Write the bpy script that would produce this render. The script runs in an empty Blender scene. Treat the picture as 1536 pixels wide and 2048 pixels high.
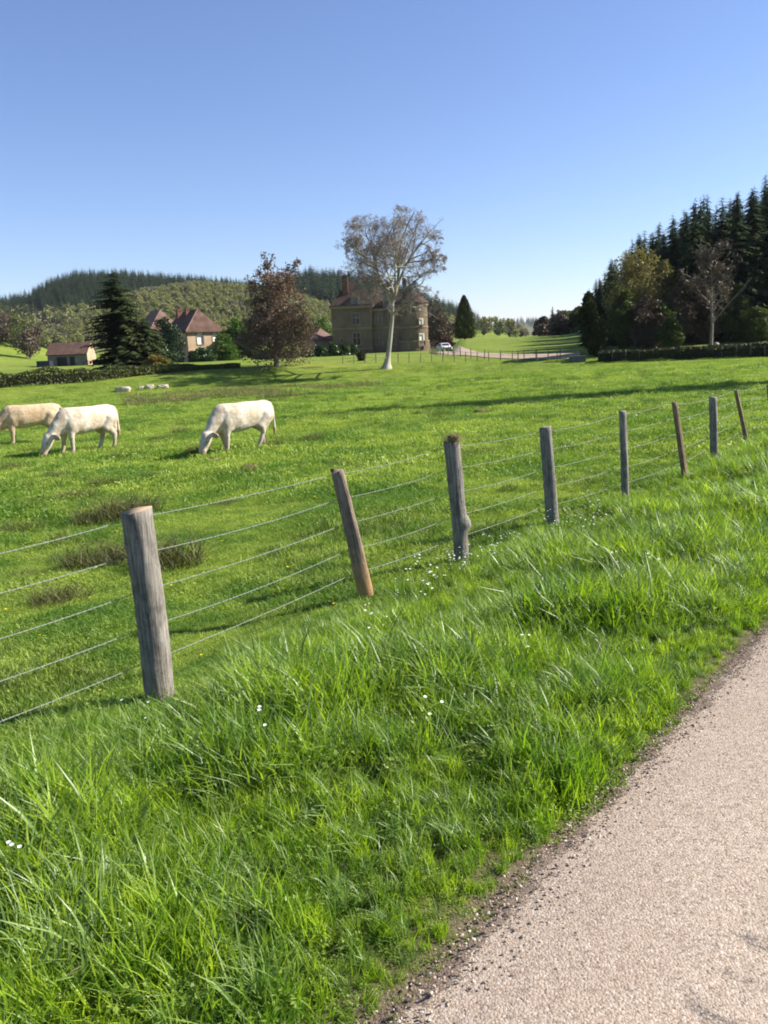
import bpy, bmesh, math, random
import numpy as np
from mathutils import Vector, Matrix
random.seed(7); rng = np.random.default_rng(11)
SC = bpy.context.scene
COL = SC.collection
R = math.radians

# ------------------------------------------------------------------ camera
F_PX, HOR, ROLL = 1657.0, 690.0, R(2.5)
PITCH = math.atan((1024 - HOR) / F_PX)
CAMZ = 1.65
cam = bpy.data.cameras.new('camera'); cam_o = bpy.data.objects.new('camera', cam); COL.objects.link(cam_o)
cam.sensor_fit = 'VERTICAL'; cam.sensor_height = 24.0; cam.lens = 24.0 * F_PX / 2048
cam.clip_start = 0.05; cam.clip_end = 20000
_fw = Vector((0, math.cos(PITCH), -math.sin(PITCH))); _rt = Vector((1, 0, 0)); _up = _rt.cross(_fw)
_cr = _rt * math.cos(ROLL) - _up * math.sin(ROLL); _cu = _rt * math.sin(ROLL) + _up * math.cos(ROLL)
cam_o.matrix_world = Matrix(((_cr.x, _cu.x, -_fw.x, 0), (_cr.y, _cu.y, -_fw.y, 0), (_cr.z, _cu.z, -_fw.z, CAMZ), (0, 0, 0, 1)))
SC.camera = cam_o

# ------------------------------------------------------------------ sky, sun, exposure
SUN_BEARING, SUN_ELEV = 81.0, 36.0          # degrees from +Y towards +X; above the horizon
world = bpy.data.worlds.new('World'); SC.world = world; world.use_nodes = True
wn = world.node_tree; wn.nodes.clear()
sky = wn.nodes.new('ShaderNodeTexSky'); sky.sky_type = 'NISHITA'; sky.sun_disc = False
sky.sun_elevation = R(SUN_ELEV); sky.sun_rotation = R(SUN_BEARING)
sky.altitude = 300; sky.air_density = 1.0; sky.dust_density = 0.1; sky.ozone_density = 5.0
bg = wn.nodes.new('ShaderNodeBackground'); bg.inputs['Strength'].default_value = 0.075
wo = wn.nodes.new('ShaderNodeOutputWorld')
tint = wn.nodes.new('ShaderNodeMix'); tint.data_type = 'RGBA'; tint.blend_type = 'MULTIPLY'; tint.inputs[0].default_value = 1.0; tint.inputs[7].default_value = (1.06, .965, 1.05, 1)   # the phone's white balance
wn.links.new(sky.outputs[0], tint.inputs[6]); wn.links.new(tint.outputs[2], bg.inputs[0]); wn.links.new(bg.outputs[0], wo.inputs[0])
sun = bpy.data.lights.new('sun', 'SUN'); sun.energy = 5.0; sun.angle = R(0.53); sun.color = (1.0, 0.93, 0.82)
sun_o = bpy.data.objects.new('sun', sun); COL.objects.link(sun_o)
SUN_DIR = Vector((math.sin(R(SUN_BEARING)) * math.cos(R(SUN_ELEV)), math.cos(R(SUN_BEARING)) * math.cos(R(SUN_ELEV)), math.sin(R(SUN_ELEV))))
sun_o.rotation_euler = SUN_DIR.to_track_quat('Z', 'Y').to_euler(); sun_o.location = (40, 10, 40)
vs = SC.view_settings; vs.view_transform = 'Standard'; vs.look = 'None'; vs.gamma = 1.0; vs.use_curve_mapping = False
vs.exposure = 1.15
cy = SC.cycles
cy.filter_width = 1.9; cy.max_bounces = 6; cy.diffuse_bounces = 3; cy.glossy_bounces = 2
cy.transmission_bounces = 4; cy.transparent_max_bounces = 6; cy.volume_bounces = 0
cy.caustics_reflective = False; cy.caustics_refractive = False
cy.use_denoising = True

# ------------------------------------------------------------------ helpers
def ray(px, py):
    """direction of the view ray through a pixel of the 1536x2048 photograph"""
    x = px - 768.0; y = 1024.0 - py
    c, s = math.cos(ROLL), math.sin(ROLL)
    xr, yr = c * x + s * y, -s * x + c * y
    d = np.array([xr, F_PX * math.cos(PITCH) + yr * math.sin(PITCH), -F_PX * math.sin(PITCH) + yr * math.cos(PITCH)])
    return d / np.linalg.norm(d)
def bear(px, py=690):
    d = ray(px, py); return math.atan2(d[0], d[1])
def tane(px, py):
    d = ray(px, py); return d[2] / math.hypot(d[0], d[1])

def sstep(x, a, b):
    t = np.clip((x - a) / (b - a), 0, 1); return t * t * (3 - 2 * t)
def _hash(ix, iy, seed):
    h = (ix.astype(np.int64) * 374761393 + iy.astype(np.int64) * 668265263 + seed * 1442695041) & 0x7fffffff
    h = ((h ^ (h >> 13)) * 1274126177) & 0x7fffffff
    return ((h ^ (h >> 16)) & 0xffff) / 65535.0
def vnoise(x, y, seed=0):
    x = np.asarray(x, float); y = np.asarray(y, float)
    ix, iy = np.floor(x), np.floor(y); fx, fy = x - ix, y - iy
    fx, fy = fx * fx * (3 - 2 * fx), fy * fy * (3 - 2 * fy)
    a, b = _hash(ix, iy, seed), _hash(ix + 1, iy, seed); c, d = _hash(ix, iy + 1, seed), _hash(ix + 1, iy + 1, seed)
    return a + (b - a) * fx + (c - a) * fy + (a - b - c + d) * fx * fy - 0.5
def fbm(x, y, seed=0, o=3):
    s, a = 0, 1.0
    for k in range(o): s = s + a * vnoise(x * 2 ** k, y * 2 ** k, seed + k); a *= .5
    return s

DIR = np.array([0.634, 0.773]); NRM = np.array([-0.773, 0.634]); U0 = 1.13     # the road's direction, its left normal, its left edge
def us(x, y):
    return x * NRM[0] + y * NRM[1] - U0, x * DIR[0] + y * DIR[1]

HILLS = []
def hill(points, dist, foot, tree=0.0, back=0.55, end=0.0):
    """a ridge whose crest runs at a given distance; crest heights from its skyline"""
    bs = np.array([bear(px, py) for px, py in points]); hs = np.array([max(0, tane(px, py) * dist + CAMZ - tree) for px, py in points])
    bs = np.concatenate([[bs[0] - .12], bs, [bs[-1] + .12]]); hs = np.concatenate([[hs[0] * end], hs, [hs[-1] * end]])
    HILLS.append((bs, hs, dist, foot, back))
hill([(-500, 600), (0, 600), (60, 588), (95, 565), (150, 548), (250, 546), (370, 556), (450, 562), (560, 575), (700, 600)], 1150, 560, 14)          # 0 far wooded hill
hill([(-300, 690), (60, 672), (120, 640), (190, 603), (280, 572), (390, 557), (520, 566), (600, 582), (700, 606), (760, 640), (820, 678)], 760, 300, 9)   # 1 olive hill
hill([(470, 640), (560, 556), (620, 543), (690, 550), (760, 563), (850, 592), (900, 610), (960, 634), (1010, 650), (1060, 676)], 980, 420, 18)        # 2 spruce hill
hill([(900, 662), (960, 652), (1000, 646), (1050, 640), (1100, 641), (1200, 634), (1400, 630)], 3600, 2000, 10)                                        # 3 far blue hill
hill([(1120, 670), (1180, 662), (1300, 640), (1400, 600), (1536, 545), (1700, 490), (2000, 420)], 190, 98, 0, 0.9, 1.0)                                # 4 forest hillside
hill([(1040, 678), (1080, 668), (1150, 650), (1300, 630)], 480, 300, 0, .7)                                                                             # 5 wood behind it
hill([(-900, 600), (-300, 630), (-100, 650), (0, 668), (70, 690), (130, 712)], 330, 190, 0, .8, 1.0)                                                    # 6 bank on the left
hill([(840, 672), (930, 650), (985, 655), (1040, 672), (1100, 680)], 640, 290, 0, .8)                                                                  # 7 green slope in the valley

_U = [-4000, -60, -12, -5.2, -4.4, 0, .25, 1.1, 2.0, 2.8, 4, 6, 10, 18, 30, 60, 90, 4000]
_Z = [8, 3.0, .2, -.03, -.03, -.03, 0.0, -.10, -.24, -.40, -.58, -.74, -.93, -1.12, -1.40, -1.95, -2.45, -2.45]
def terrain(x, y, fine=True):
    x = np.asarray(x, float); y = np.asarray(y, float)
    u, s = us(x, y); r = np.hypot(x, y); th = np.arctan2(x, y)
    z = np.interp(u, _U, _Z)
    wild = sstep(u, .1, 2.0)
    if fine:
        z = z + wild * (.10 * fbm(x / 3.1, y / 3.1, 3) + .045 * fbm(x / .7, y / .7, 9)) * (1 - sstep(r, 60, 140))
        z = z + sstep(r, 40, 90) * .5 * vnoise(x / 37, y / 37, 5) * (1 - sstep(r, 200, 300))
    z = z + 1.15 * np.exp(-(((x - 14) / 55) ** 2 + ((y - 192) / 34) ** 2))       # the chateau's knoll
    z = z + 1.9 * np.exp(-(((x + 58) / 38) ** 2 + ((y - 190) / 45) ** 2))       # the farm's rise
    z = z + sstep(r, 250, 900) * 7.0
    for bs, hs, dist, foot, back in HILLS:
        H = np.interp(th, bs, hs, left=0, right=0)
        prof = sstep(r, foot, dist) * (1 - (1 - back) * sstep(r, dist, dist * 1.7))
        z = np.maximum(z, H * prof - 2.5 * (1 - sstep(r, foot * .8, foot * 1.05)) - .02)
    return z
def tz(x, y): return float(terrain(np.array([x]), np.array([y]))[0])
def spot(px, py, rmin=3.0):
    """where the ray through a pixel meets the ground"""
    d = ray(px, py); t = rmin * 1.012 ** np.arange(620)
    for _ in range(3):
        i = max(1, int(np.argmax(CAMZ + d[2] * t < terrain(d[0] * t, d[1] * t)))); t = np.linspace(t[i - 1], t[i], 40)
    p = d * t[-1]; return np.array([p[0], p[1], CAMZ + p[2]])
def at(px, D):
    """ground point at distance D along a pixel column"""
    b = bear(px); x, y = D * math.sin(b), D * math.cos(b); return np.array([x, y, tz(x, y)])
def px_m(D): return D / F_PX                                  # metres per photo pixel at distance D
def top_z(px, py, p):
    """height of the ray through a pixel above the spot p"""
    return CAMZ + tane(px, py) * math.hypot(p[0], p[1])

def lin(r, g, b):
    f = lambda c: (c / 255) / 12.92 if c / 255 < .04045 else ((c / 255 + .055) / 1.055) ** 2.4
    return (f(r), f(g), f(b), 1)

# ------------------------------------------------------------------ object bookkeeping
def tag(o, label=None, cat=None, group=None, kind=None):
    if label: o['label'] = label
    if cat: o['category'] = cat
    if group: o['group'] = group
    if kind: o['kind'] = kind
    return o
def empty(name, loc, rz=0, sc=1):
    o = bpy.data.objects.new(name, None); COL.objects.link(o); o.location = loc; o.rotation_euler = (0, 0, rz); o.scale = (sc,) * 3
    o.empty_display_size = .3; return o
def mesh(name, v, f, smooth=False):
    me = bpy.data.meshes.new(name); me.from_pydata([tuple(p) for p in v], [], [tuple(q) for q in f])
    if smooth: me.polygons.foreach_set('use_smooth', [True] * len(me.polygons))
    me.update(); return me
def tri_mesh(name, V, Q, tint=None, smooth=False):
    """fast mesh from arrays: V (n,3), Q (m,3) or (m,4)"""
    V = np.asarray(V, np.float32); Q = np.asarray(Q, np.int32); k = Q.shape[1]
    me = bpy.data.meshes.new(name); me.vertices.add(len(V)); me.vertices.foreach_set('co', V.ravel())
    me.loops.add(Q.size); me.loops.foreach_set('vertex_index', Q.ravel())
    me.polygons.add(len(Q)); me.polygons.foreach_set('loop_start', np.arange(0, Q.size, k, dtype=np.int32))
    if smooth: me.polygons.foreach_set('use_smooth', np.ones(len(Q), bool))
    if tint is not None:
        a = me.attributes.new('tint', 'FLOAT', 'POINT'); a.data.foreach_set('value', np.asarray(tint, np.float32))
    me.update(calc_edges=True); return me
def obj(name, me, mats, parent=None, loc=None):
    o = bpy.data.objects.new(name, me); COL.objects.link(o)
    if not isinstance(mats, (list, tuple)): mats = [mats]
    if len(me.materials) == 0:
        for m in mats: me.materials.append(m)
    if parent: o.parent = parent
    if loc is not None: o.location = loc
    return o
def copy_tree(o, parent=None):
    c = o.copy(); COL.objects.link(c); c.parent = parent
    for ch in o.children: copy_tree(ch, c)
    return c

class MB:
    """collects boxes, tubes, lofts into one mesh"""
    def __init__(self): self.v, self.f, self.m = [], [], []
    def add(self, v, f, m=0):
        o = len(self.v); self.v += [tuple(p) for p in v]; self.f += [tuple(i + o for i in q) for q in f]; self.m += [m] * len(f)
    def box(self, a, b, m=0):
        (x0, y0, z0), (x1, y1, z1) = a, b
        self.add([(x0, y0, z0), (x1, y0, z0), (x1, y1, z0), (x0, y1, z0), (x0, y0, z1), (x1, y0, z1), (x1, y1, z1), (x0, y1, z1)],
                 [(0, 3, 2, 1), (4, 5, 6, 7), (0, 1, 5, 4), (1, 2, 6, 5), (2, 3, 7, 6), (3, 0, 4, 7)], m)
    def tube(self, pts, rad, n=6, m=0, cap=True):
        pts = [Vector(p) for p in pts]; rings = []; ref = None
        for i, p in enumerate(pts):
            d = (pts[min(i + 1, len(pts) - 1)] - pts[max(i - 1, 0)])
            d = d.normalized() if d.length > 1e-9 else Vector((0, 0, 1))
            if ref is None: ref = d.orthogonal().normalized()
            ref = (ref - d * ref.dot(d)); ref = ref.normalized() if ref.length > 1e-6 else d.orthogonal().normalized()
            b = d.cross(ref); r = rad[i] if hasattr(rad, '__len__') else rad
            rings.append([p + (ref * math.cos(2 * math.pi * k / n) + b * math.sin(2 * math.pi * k / n)) * r for k in range(n)])
        self.loft(rings, m, cap)
    def loft(self, rings, m=0, cap=True):
        n = len(rings[0]); v = [p for r in rings for p in r]; f = []
        for i in range(len(rings) - 1):
            for k in range(n): f.append((i * n + k, i * n + (k + 1) % n, (i + 1) * n + (k + 1) % n, (i + 1) * n + k))
        if cap: f.append(tuple(range(n - 1, -1, -1))); f.append(tuple((len(rings) - 1) * n + k for k in range(n)))
        self.add(v, f, m)
    def lathe(self, prof, n=24, m=0, c=(0, 0)):
        self.loft([[(c[0] + r * math.cos(2 * math.pi * k / n), c[1] + r * math.sin(2 * math.pi * k / n), z) for k in range(n)] for r, z in prof], m)
    def build(self, name, mats, parent=None, loc=None, smooth=False):
        me = mesh(name, self.v, self.f, smooth)
        if not isinstance(mats, (list, tuple)): mats = [mats]
        for mm in mats: me.materials.append(mm)
        me.polygons.foreach_set('material_index', self.m)
        return obj(name, me, mats, parent, loc)

# ------------------------------------------------------------------ materials
class NT:
    def __init__(self, name):
        self.mat = bpy.data.materials.new(name); self.mat.use_nodes = True; self.t = self.mat.node_tree; self.t.nodes.clear()
        self.out = self.t.nodes.new('ShaderNodeOutputMaterial')
    def n(self, typ, **kw):
        nd = self.t.nodes.new(typ)
        for k, v in kw.items():
            if k.startswith('i_'):
                key = k[2:]; key = int(key) if key.isdigit() else key.replace('_', ' ')
                nd.inputs[key].default_value = v
            else: setattr(nd, k, v)
        return nd
    def l(self, a, b): self.t.links.new(a, b)
    def math(self, op, a, b=None, clamp=False):
        nd = self.n('ShaderNodeMath', operation=op, use_clamp=clamp)
        for i, q in enumerate((a, b)):
            if q is None: continue
            if isinstance(q, (int, float)): nd.inputs[i].default_value = q
            else: self.l(q, nd.inputs[i])
        return nd.outputs[0]
    def noise(self, vec, scale, detail=4, rough=.55, dist=0):
        nd = self.n('ShaderNodeTexNoise', i_Scale=scale, i_Detail=detail, i_Roughness=rough, i_Distortion=dist)
        if vec is not None: self.l(vec, nd.inputs['Vector'])
        return nd.outputs['Fac']
    def ramp(self, fac, stops, interp='LINEAR'):
        nd = self.n('ShaderNodeValToRGB'); nd.color_ramp.interpolation = interp; e = nd.color_ramp.elements
        while len(e) < len(stops): e.new(.5)
        for q, (p, c) in zip(e, stops): q.position = p; q.color = c if len(c) == 4 else (*c, 1)
        self.l(fac, nd.inputs[0]); return nd.outputs[0]
    def mix(self, fac, a, b, blend='MIX'):
        nd = self.n('ShaderNodeMix', data_type='RGBA', blend_type=blend)
        for i, q in ((0, fac), (6, a), (7, b)):
            if isinstance(q, (int, float)): nd.inputs[i].default_value = q
            elif isinstance(q, (tuple, list)): nd.inputs[i].default_value = q if len(q) == 4 else (*q, 1)
            else: self.l(q, nd.inputs[i])
        return nd.outputs[2]
    def bump(self, h, strength, dist):
        nd = self.n('ShaderNodeBump', i_Strength=strength, i_Distance=dist); self.l(h, nd.inputs['Height']); return nd.outputs[0]
    def principled(self, col, rough=.8, normal=None, spec=.3, **kw):
        b = self.n('ShaderNodeBsdfPrincipled'); b.inputs['Specular IOR Level'].default_value = spec
        for k, q in (('Base Color', col), ('Roughness', rough)):
            if isinstance(q, (int, float)): b.inputs[k].default_value = q
            elif isinstance(q, (tuple, list)): b.inputs[k].default_value = q if len(q) == 4 else (*q, 1)
            else: self.l(q, b.inputs[k])
        for k, q in kw.items(): b.inputs[k.replace('_', ' ')].default_value = q
        if normal is not None: self.l(normal, b.inputs['Normal'])
        return b.outputs[0]
    def done(self, sh): self.l(sh, self.out.inputs['Surface']); return self.mat

def plain(name, col, rough=.8, spec=.3, var=.25, scale=3.0, bump=0, **kw):
    t = NT(name); tc = t.n('ShaderNodeTexCoord').outputs['Object']
    nz = t.noise(tc, scale, 5); c = t.mix(nz, tuple(x * (1 - var) for x in col[:3]), tuple(min(1, x * (1 + var)) for x in col[:3]))
    return t.done(t.principled(c, rough, t.bump(t.noise(tc, scale * 4, 4), .6, bump) if bump else None, spec, **kw))
def leafy(name, a, b, trans=.35, rough=.55, spec=.25, tcol=None, hue_var=.5, patch=None):
    """foliage: colour between a and b by object/instance and by each leaf's tint"""
    t = NT(name); oi = t.n('ShaderNodeObjectInfo').outputs['Random']
    at_ = t.n('ShaderNodeAttribute', attribute_name='tint').outputs['Fac']
    fac = t.math('ADD', t.math('MULTIPLY', oi, hue_var), t.math('MULTIPLY', at_, 1 - hue_var), True)
    c = t.mix(fac, a, b)
    if patch:                                                  # patches of other, darker growth in a sward
        pos = t.n('ShaderNodeNewGeometry').outputs['Position']; pn = t.math('ADD', t.math('MULTIPLY', t.noise(pos, patch[1], 4, .6), .6), t.math('MULTIPLY', t.noise(pos, patch[1] * 5, 3, .6), .4))
        c = t.mix(t.ramp(pn, [(.43, (patch[2],) * 3), (.57, (0, 0, 0))]), c, t.mix(1.0, c, patch[0], 'MULTIPLY'))
    p = t.principled(c, rough, None, spec)
    tr = t.n('ShaderNodeBsdfTranslucent'); t.l(t.mix(1.0, c, tcol or (1.15, 1.25, .6, 1), 'MULTIPLY'), tr.inputs[0])
    m = t.n('ShaderNodeMixShader', i_0=trans); t.l(p, m.inputs[1]); t.l(tr.outputs[0], m.inputs[2])
    return t.done(m.outputs[0])

# ------------------------------------------------------------------ scattering (only for what nobody could count)
def proto_collection(name, objs):
    c = bpy.data.collections.new(name)
    for me in objs:
        o = bpy.data.objects.new(me.name, me); c.objects.link(o)
    return c
def scatter(name, P, rot, scale, coll, label=None, cat=None):
    n = len(P); me = bpy.data.meshes.new(name); me.vertices.add(n); me.vertices.foreach_set('co', np.asarray(P, np.float32).ravel())
    a = me.attributes.new('srot', 'FLOAT_VECTOR', 'POINT'); a.data.foreach_set('vector', np.asarray(rot, np.float32).ravel())
    a = me.attributes.new('sscale', 'FLOAT_VECTOR', 'POINT')
    scale = np.asarray(scale, np.float32); scale = np.repeat(scale[:, None], 3, 1) if scale.ndim == 1 else scale
    a.data.foreach_set('vector', scale.ravel())
    g = bpy.data.node_groups.new(name + '_nodes', 'GeometryNodeTree')
    g.interface.new_socket('Geometry', in_out='INPUT', socket_type='NodeSocketGeometry')
    g.interface.new_socket('Geometry', in_out='OUTPUT', socket_type='NodeSocketGeometry')
    N = g.nodes; gi = N.new('NodeGroupInput'); go = N.new('NodeGroupOutput')
    ci = N.new('GeometryNodeCollectionInfo'); ci.inputs['Collection'].default_value = coll
    ci.inputs['Separate Children'].default_value = True; ci.inputs['Reset Children'].default_value = True
    ip = N.new('GeometryNodeInstanceOnPoints'); ip.inputs['Pick Instance'].default_value = True
    ra = N.new('GeometryNodeInputNamedAttribute'); ra.data_type = 'FLOAT_VECTOR'; ra.inputs['Name'].default_value = 'srot'
    sa = N.new('GeometryNodeInputNamedAttribute'); sa.data_type = 'FLOAT_VECTOR'; sa.inputs['Name'].default_value = 'sscale'
    rv = N.new('FunctionNodeRandomValue'); rv.data_type = 'INT'; rv.inputs[4].default_value = 0; rv.inputs[5].default_value = len(coll.objects) - 1
    er = N.new('FunctionNodeEulerToRotation')
    L = g.links.new
    L(gi.outputs[0], ip.inputs['Points']); L(ci.outputs[0], ip.inputs['Instance']); L(rv.outputs[2], ip.inputs['Instance Index'])
    L(ra.outputs[0], er.inputs[0]); L(er.outputs[0], ip.inputs['Rotation']); L(sa.outputs[0], ip.inputs['Scale']); L(ip.outputs[0], go.inputs[0])
    o = bpy.data.objects.new(name, me); COL.objects.link(o)
    m = o.modifiers.new('scatter', 'NODES'); m.node_group = g
    return tag(o, label, cat, kind='stuff')

# ================================================================== THE SETTING
# ------------------------------------------------------------------ ground
def ground_material():
    t = NT('meadow'); pos = t.n('ShaderNodeNewGeometry').outputs['Position']
    sep = t.n('ShaderNodeSeparateXYZ'); t.l(pos, sep.inputs[0])
    u = t.math('SUBTRACT', t.math('ADD', t.math('MULTIPLY', sep.outputs[0], float(NRM[0])), t.math('MULTIPLY', sep.outputs[1], float(NRM[1]))), U0)
    wood = t.n('ShaderNodeAttribute', attribute_name='wood').outputs['Fac']
    n1 = t.noise(pos, .07, 5); n2 = t.noise(pos, .9, 5, .65); n3 = t.noise(pos, 14, 4, .7)
    g = t.ramp(n1, [(.3, (.17, .235, .035)), (.5, (.22, .285, .045)), (.7, (.27, .31, .060))])
    g = t.mix(t.ramp(n2, [(.42, (0, 0, 0)), (.62, (1, 1, 1))]), t.mix(1.0, g, (.72, .76, .68, 1), 'MULTIPLY'), g)
    g = t.mix(t.ramp(n3, [(.35, (0, 0, 0)), (.65, (1, 1, 1))]), t.mix(1.0, g, (.6, .62, .5, 1), 'MULTIPLY'), g)
    dry = t.noise(pos, .23, 4, .6)
    g = t.mix(t.ramp(dry, [(.62, (0, 0, 0)), (.74, (.55, .55, .55))]), g, (.20, .17, .08))
    g = t.mix(t.ramp(t.math('MULTIPLY', u, .1), [(.30, (.85, .85, .85)), (.36, (.25, .25, .25)), (1.2, (0, 0, 0))]), g, t.mix(n3, (.040, .048, .014), (.085, .095, .026)))
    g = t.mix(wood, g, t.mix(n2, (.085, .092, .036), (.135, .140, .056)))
    far = t.n('ShaderNodeVectorMath', operation='LENGTH'); t.l(pos, far.inputs[0])
    soil = t.mix(t.noise(pos, 60, 4, .7), (.055, .040, .030), (.20, .15, .115))
    edge = t.math('ADD', u, t.math('MULTIPLY', t.math('SUBTRACT', t.noise(pos, 3.2, 4), .5), .35))
    g = t.mix(t.ramp(edge, [(.02, (1, 1, 1)), (.22, (0, 0, 0))]), g, soil)
    h = t.math('ADD', t.math('MULTIPLY', n2, 1.0), t.math('MULTIPLY', n3, .35))
    return t.done(t.principled(g, .95, t.bump(h, .8, .12), .1))
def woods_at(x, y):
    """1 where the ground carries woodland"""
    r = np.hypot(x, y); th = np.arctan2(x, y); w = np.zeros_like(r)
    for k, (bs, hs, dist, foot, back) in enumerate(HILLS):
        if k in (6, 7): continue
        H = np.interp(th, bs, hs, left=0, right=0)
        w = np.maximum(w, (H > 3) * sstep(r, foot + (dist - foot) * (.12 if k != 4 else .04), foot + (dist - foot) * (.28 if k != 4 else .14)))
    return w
def make_ground():
    fa = np.radians(np.arange(-40, 42.01, .6)); ba = np.radians(np.arange(48, 320, 9.0))
    ang = np.concatenate([fa, ba]); rad = np.concatenate([np.geomspace(.35, 400, 260), np.geomspace(410, 9000, 90)])
    A, Rr = np.meshgrid(ang, rad); X, Y = Rr * np.sin(A), Rr * np.cos(A); Z = terrain(X, Y)
    na, nr = len(ang), len(rad)
    V = np.stack([X, Y, Z], -1).reshape(-1, 3); V = np.vstack([V, [[0, 0, -.03]]])
    i, j = np.meshgrid(np.arange(nr - 1), np.arange(na), indexing='ij'); j2 = (j + 1) % na
    Q = np.stack([i * na + j, (i + 1) * na + j, (i + 1) * na + j2, i * na + j2], -1).reshape(-1, 4)[:, ::-1]
    me = tri_mesh('ground', V, Q, smooth=True)
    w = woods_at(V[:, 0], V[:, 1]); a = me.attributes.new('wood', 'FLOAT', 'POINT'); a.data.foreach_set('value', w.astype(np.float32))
    # the small disc round the tripod point of the polar grid
    bm = bmesh.new(); bm.from_mesh(me); bm.verts.ensure_lookup_table(); c = bm.verts[na * nr]
    for k in range(na): bm.faces.new((c, bm.verts[(k + 1) % na], bm.verts[k]))
    bm.normal_update(); bm.to_mesh(me); bm.free()
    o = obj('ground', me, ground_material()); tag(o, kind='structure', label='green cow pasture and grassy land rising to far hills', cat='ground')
make_ground()

# ------------------------------------------------------------------ road and drive
def road_material():
    t = NT('chip_seal'); pos = t.n('ShaderNodeNewGeometry').outputs['Position']
    def stones(scale):
        v = t.n('ShaderNodeTexVoronoi', i_Scale=scale, i_Randomness=1.0); t.l(pos, v.inputs['Vector'])
        return v.outputs['Color'], v.outputs['Distance']
    c1, d1 = stones(120); c2, d2 = stones(230)
    s1 = t.n('ShaderNodeSeparateColor'); t.l(c1, s1.inputs[0]); s2 = t.n('ShaderNodeSeparateColor'); t.l(c2, s2.inputs[0])
    pal = [(0, (.07, .06, .052)), (.13, (.17, .135, .11)), (.27, (.35, .27, .20)), (.5, (.42, .335, .25)), (.72, (.385, .325, .27)), (.86, (.53, .445, .345)), (1, (.63, .57, .48))]
    c = t.mix(.06, t.mix(.5, t.ramp(s1.outputs[0], pal), t.ramp(s2.outputs[1], pal)), (.40, .32, .245))
    big = t.noise(pos, 1.3, 5, .6); c = t.mix(t.ramp(big, [(.3, (.35, .35, .35)), (.7, (0, 0, 0))]), c, (.30, .21, .165))
    sep = t.n('ShaderNodeSeparateXYZ'); t.l(pos, sep.inputs[0])
    u = t.math('SUBTRACT', t.math('ADD', t.math('MULTIPLY', sep.outputs[0], float(NRM[0])), t.math('MULTIPLY', sep.outputs[1], float(NRM[1]))), U0)
    # tar showing through along the worn wheel track
    tn = t.noise(pos, 5.5, 7, .75, .8); tr = t.ramp(u, [(-0.0, (0, 0, 0)), (.001, (0, 0, 0))])
    track = t.math('SUBTRACT', 1.0, t.math('MULTIPLY', t.math('ABSOLUTE', t.math('ADD', u, .66)), 3.0), True)
    tar = t.ramp(t.math('ADD', t.math('MULTIPLY', track, .30), tn), [(.77, (0, 0, 0)), (.86, (1, 1, 1))])
    chip = t.ramp(s2.outputs[0], [(.30, (1, 1, 1)), (.62, (.25, .25, .25))]); c = t.mix(t.math('MULTIPLY', t.math('MULTIPLY', tar, .95), chip), c, (.085, .08, .08))
    # mossy, earthy edge
    ed = t.math('ADD', u, t.math('MULTIPLY', t.math('SUBTRACT', t.noise(pos, 4.0, 5, .6), .5), .34))
    earth = t.mix(t.noise(pos, 70, 3, .7), (.06, .043, .034), (.26, .19, .15))
    c = t.mix(t.ramp(ed, [(-.0, (0, 0, 0)), (.09, (1, 1, 1))]), c, earth)
    c = t.mix(t.ramp(ed, [(-.26, (0, 0, 0)), (.0, (.62, .62, .62))]), c, earth)
    h = t.math('ADD', t.math('MULTIPLY', d1, -1.0), t.math('MULTIPLY', d2, -.5))
    return t.done(t.principled(c, .9, t.bump(h, .40, .007), .12))
def strip(name, centre, widths, mat, lift, label, cat, camber=0.0):
    """ribbon following the terrain: centre points (n,2), left and right half widths"""
    C = np.asarray(centre, float); T = np.gradient(C, axis=0); T /= np.linalg.norm(T, axis=1)[:, None]; Nn = np.stack([-T[:, 1], T[:, 0]], 1)
    w = np.asarray(widths, float); m = 9; V = []
    for k in range(m):
        a = k / (m - 1) * 2 - 1; p = C + Nn * (a * w)[:, None]
        z = terrain(p[:, 0], p[:, 1], False) if lift > .02 else np.zeros(len(p))
        V.append(np.stack([p[:, 0], p[:, 1], z + lift + camber * (1 - a * a)], 1))
    V = np.stack(V, 1).reshape(-1, 3); n = len(C)
    Q = [(i * m + k, (i + 1) * m + k, (i + 1) * m + k + 1, i * m + k + 1) for i in range(n - 1) for k in range(m - 1)]
    return tag(obj(name, tri_mesh(name, V, np.array(Q)[:, ::-1], smooth=True), mat), label, cat, kind='structure')
def make_road():
    s = np.arange(-25, 120, .12); wob = .05 * fbm(s / .9, s * 0, 21) + .03 * fbm(s / .2, s * 0, 23)
    right = -4.3; V = []; m = 14
    for k in range(m):
        f = k / (m - 1); u = (0.10 + wob) * (1 - f) + right * f
        if k == 0: zz = -.035 + 0 * s
        else: zz = .012 + .05 * math.sin(math.pi * f) + 0 * s
        if k == 1: u = -.03 + wob; zz = 0.004 + 0 * s
        x = NRM[0] * (u + U0) + DIR[0] * s; y = NRM[1] * (u + U0) + DIR[1] * s
        V.append(np.stack([x, y, zz], 1))
    V = np.stack(V, 1).reshape(-1, 3); n = len(s)
    i, k = np.meshgrid(np.arange(n - 1), np.arange(m - 1), indexing='ij')
    Q = np.stack([i * m + k, (i + 1) * m + k, (i + 1) * m + k + 1, i * m + k + 1], -1).reshape(-1, 4)
    me = tri_mesh('road', V, Q[:, ::-1], smooth=True)
    if me.polygons[5].normal.z < 0: me.flip_normals()
    tag(obj('road', me, road_material()), 'pinkish chip-sealed country lane with worn tar patches', 'road', kind='structure')
make_road()

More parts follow.
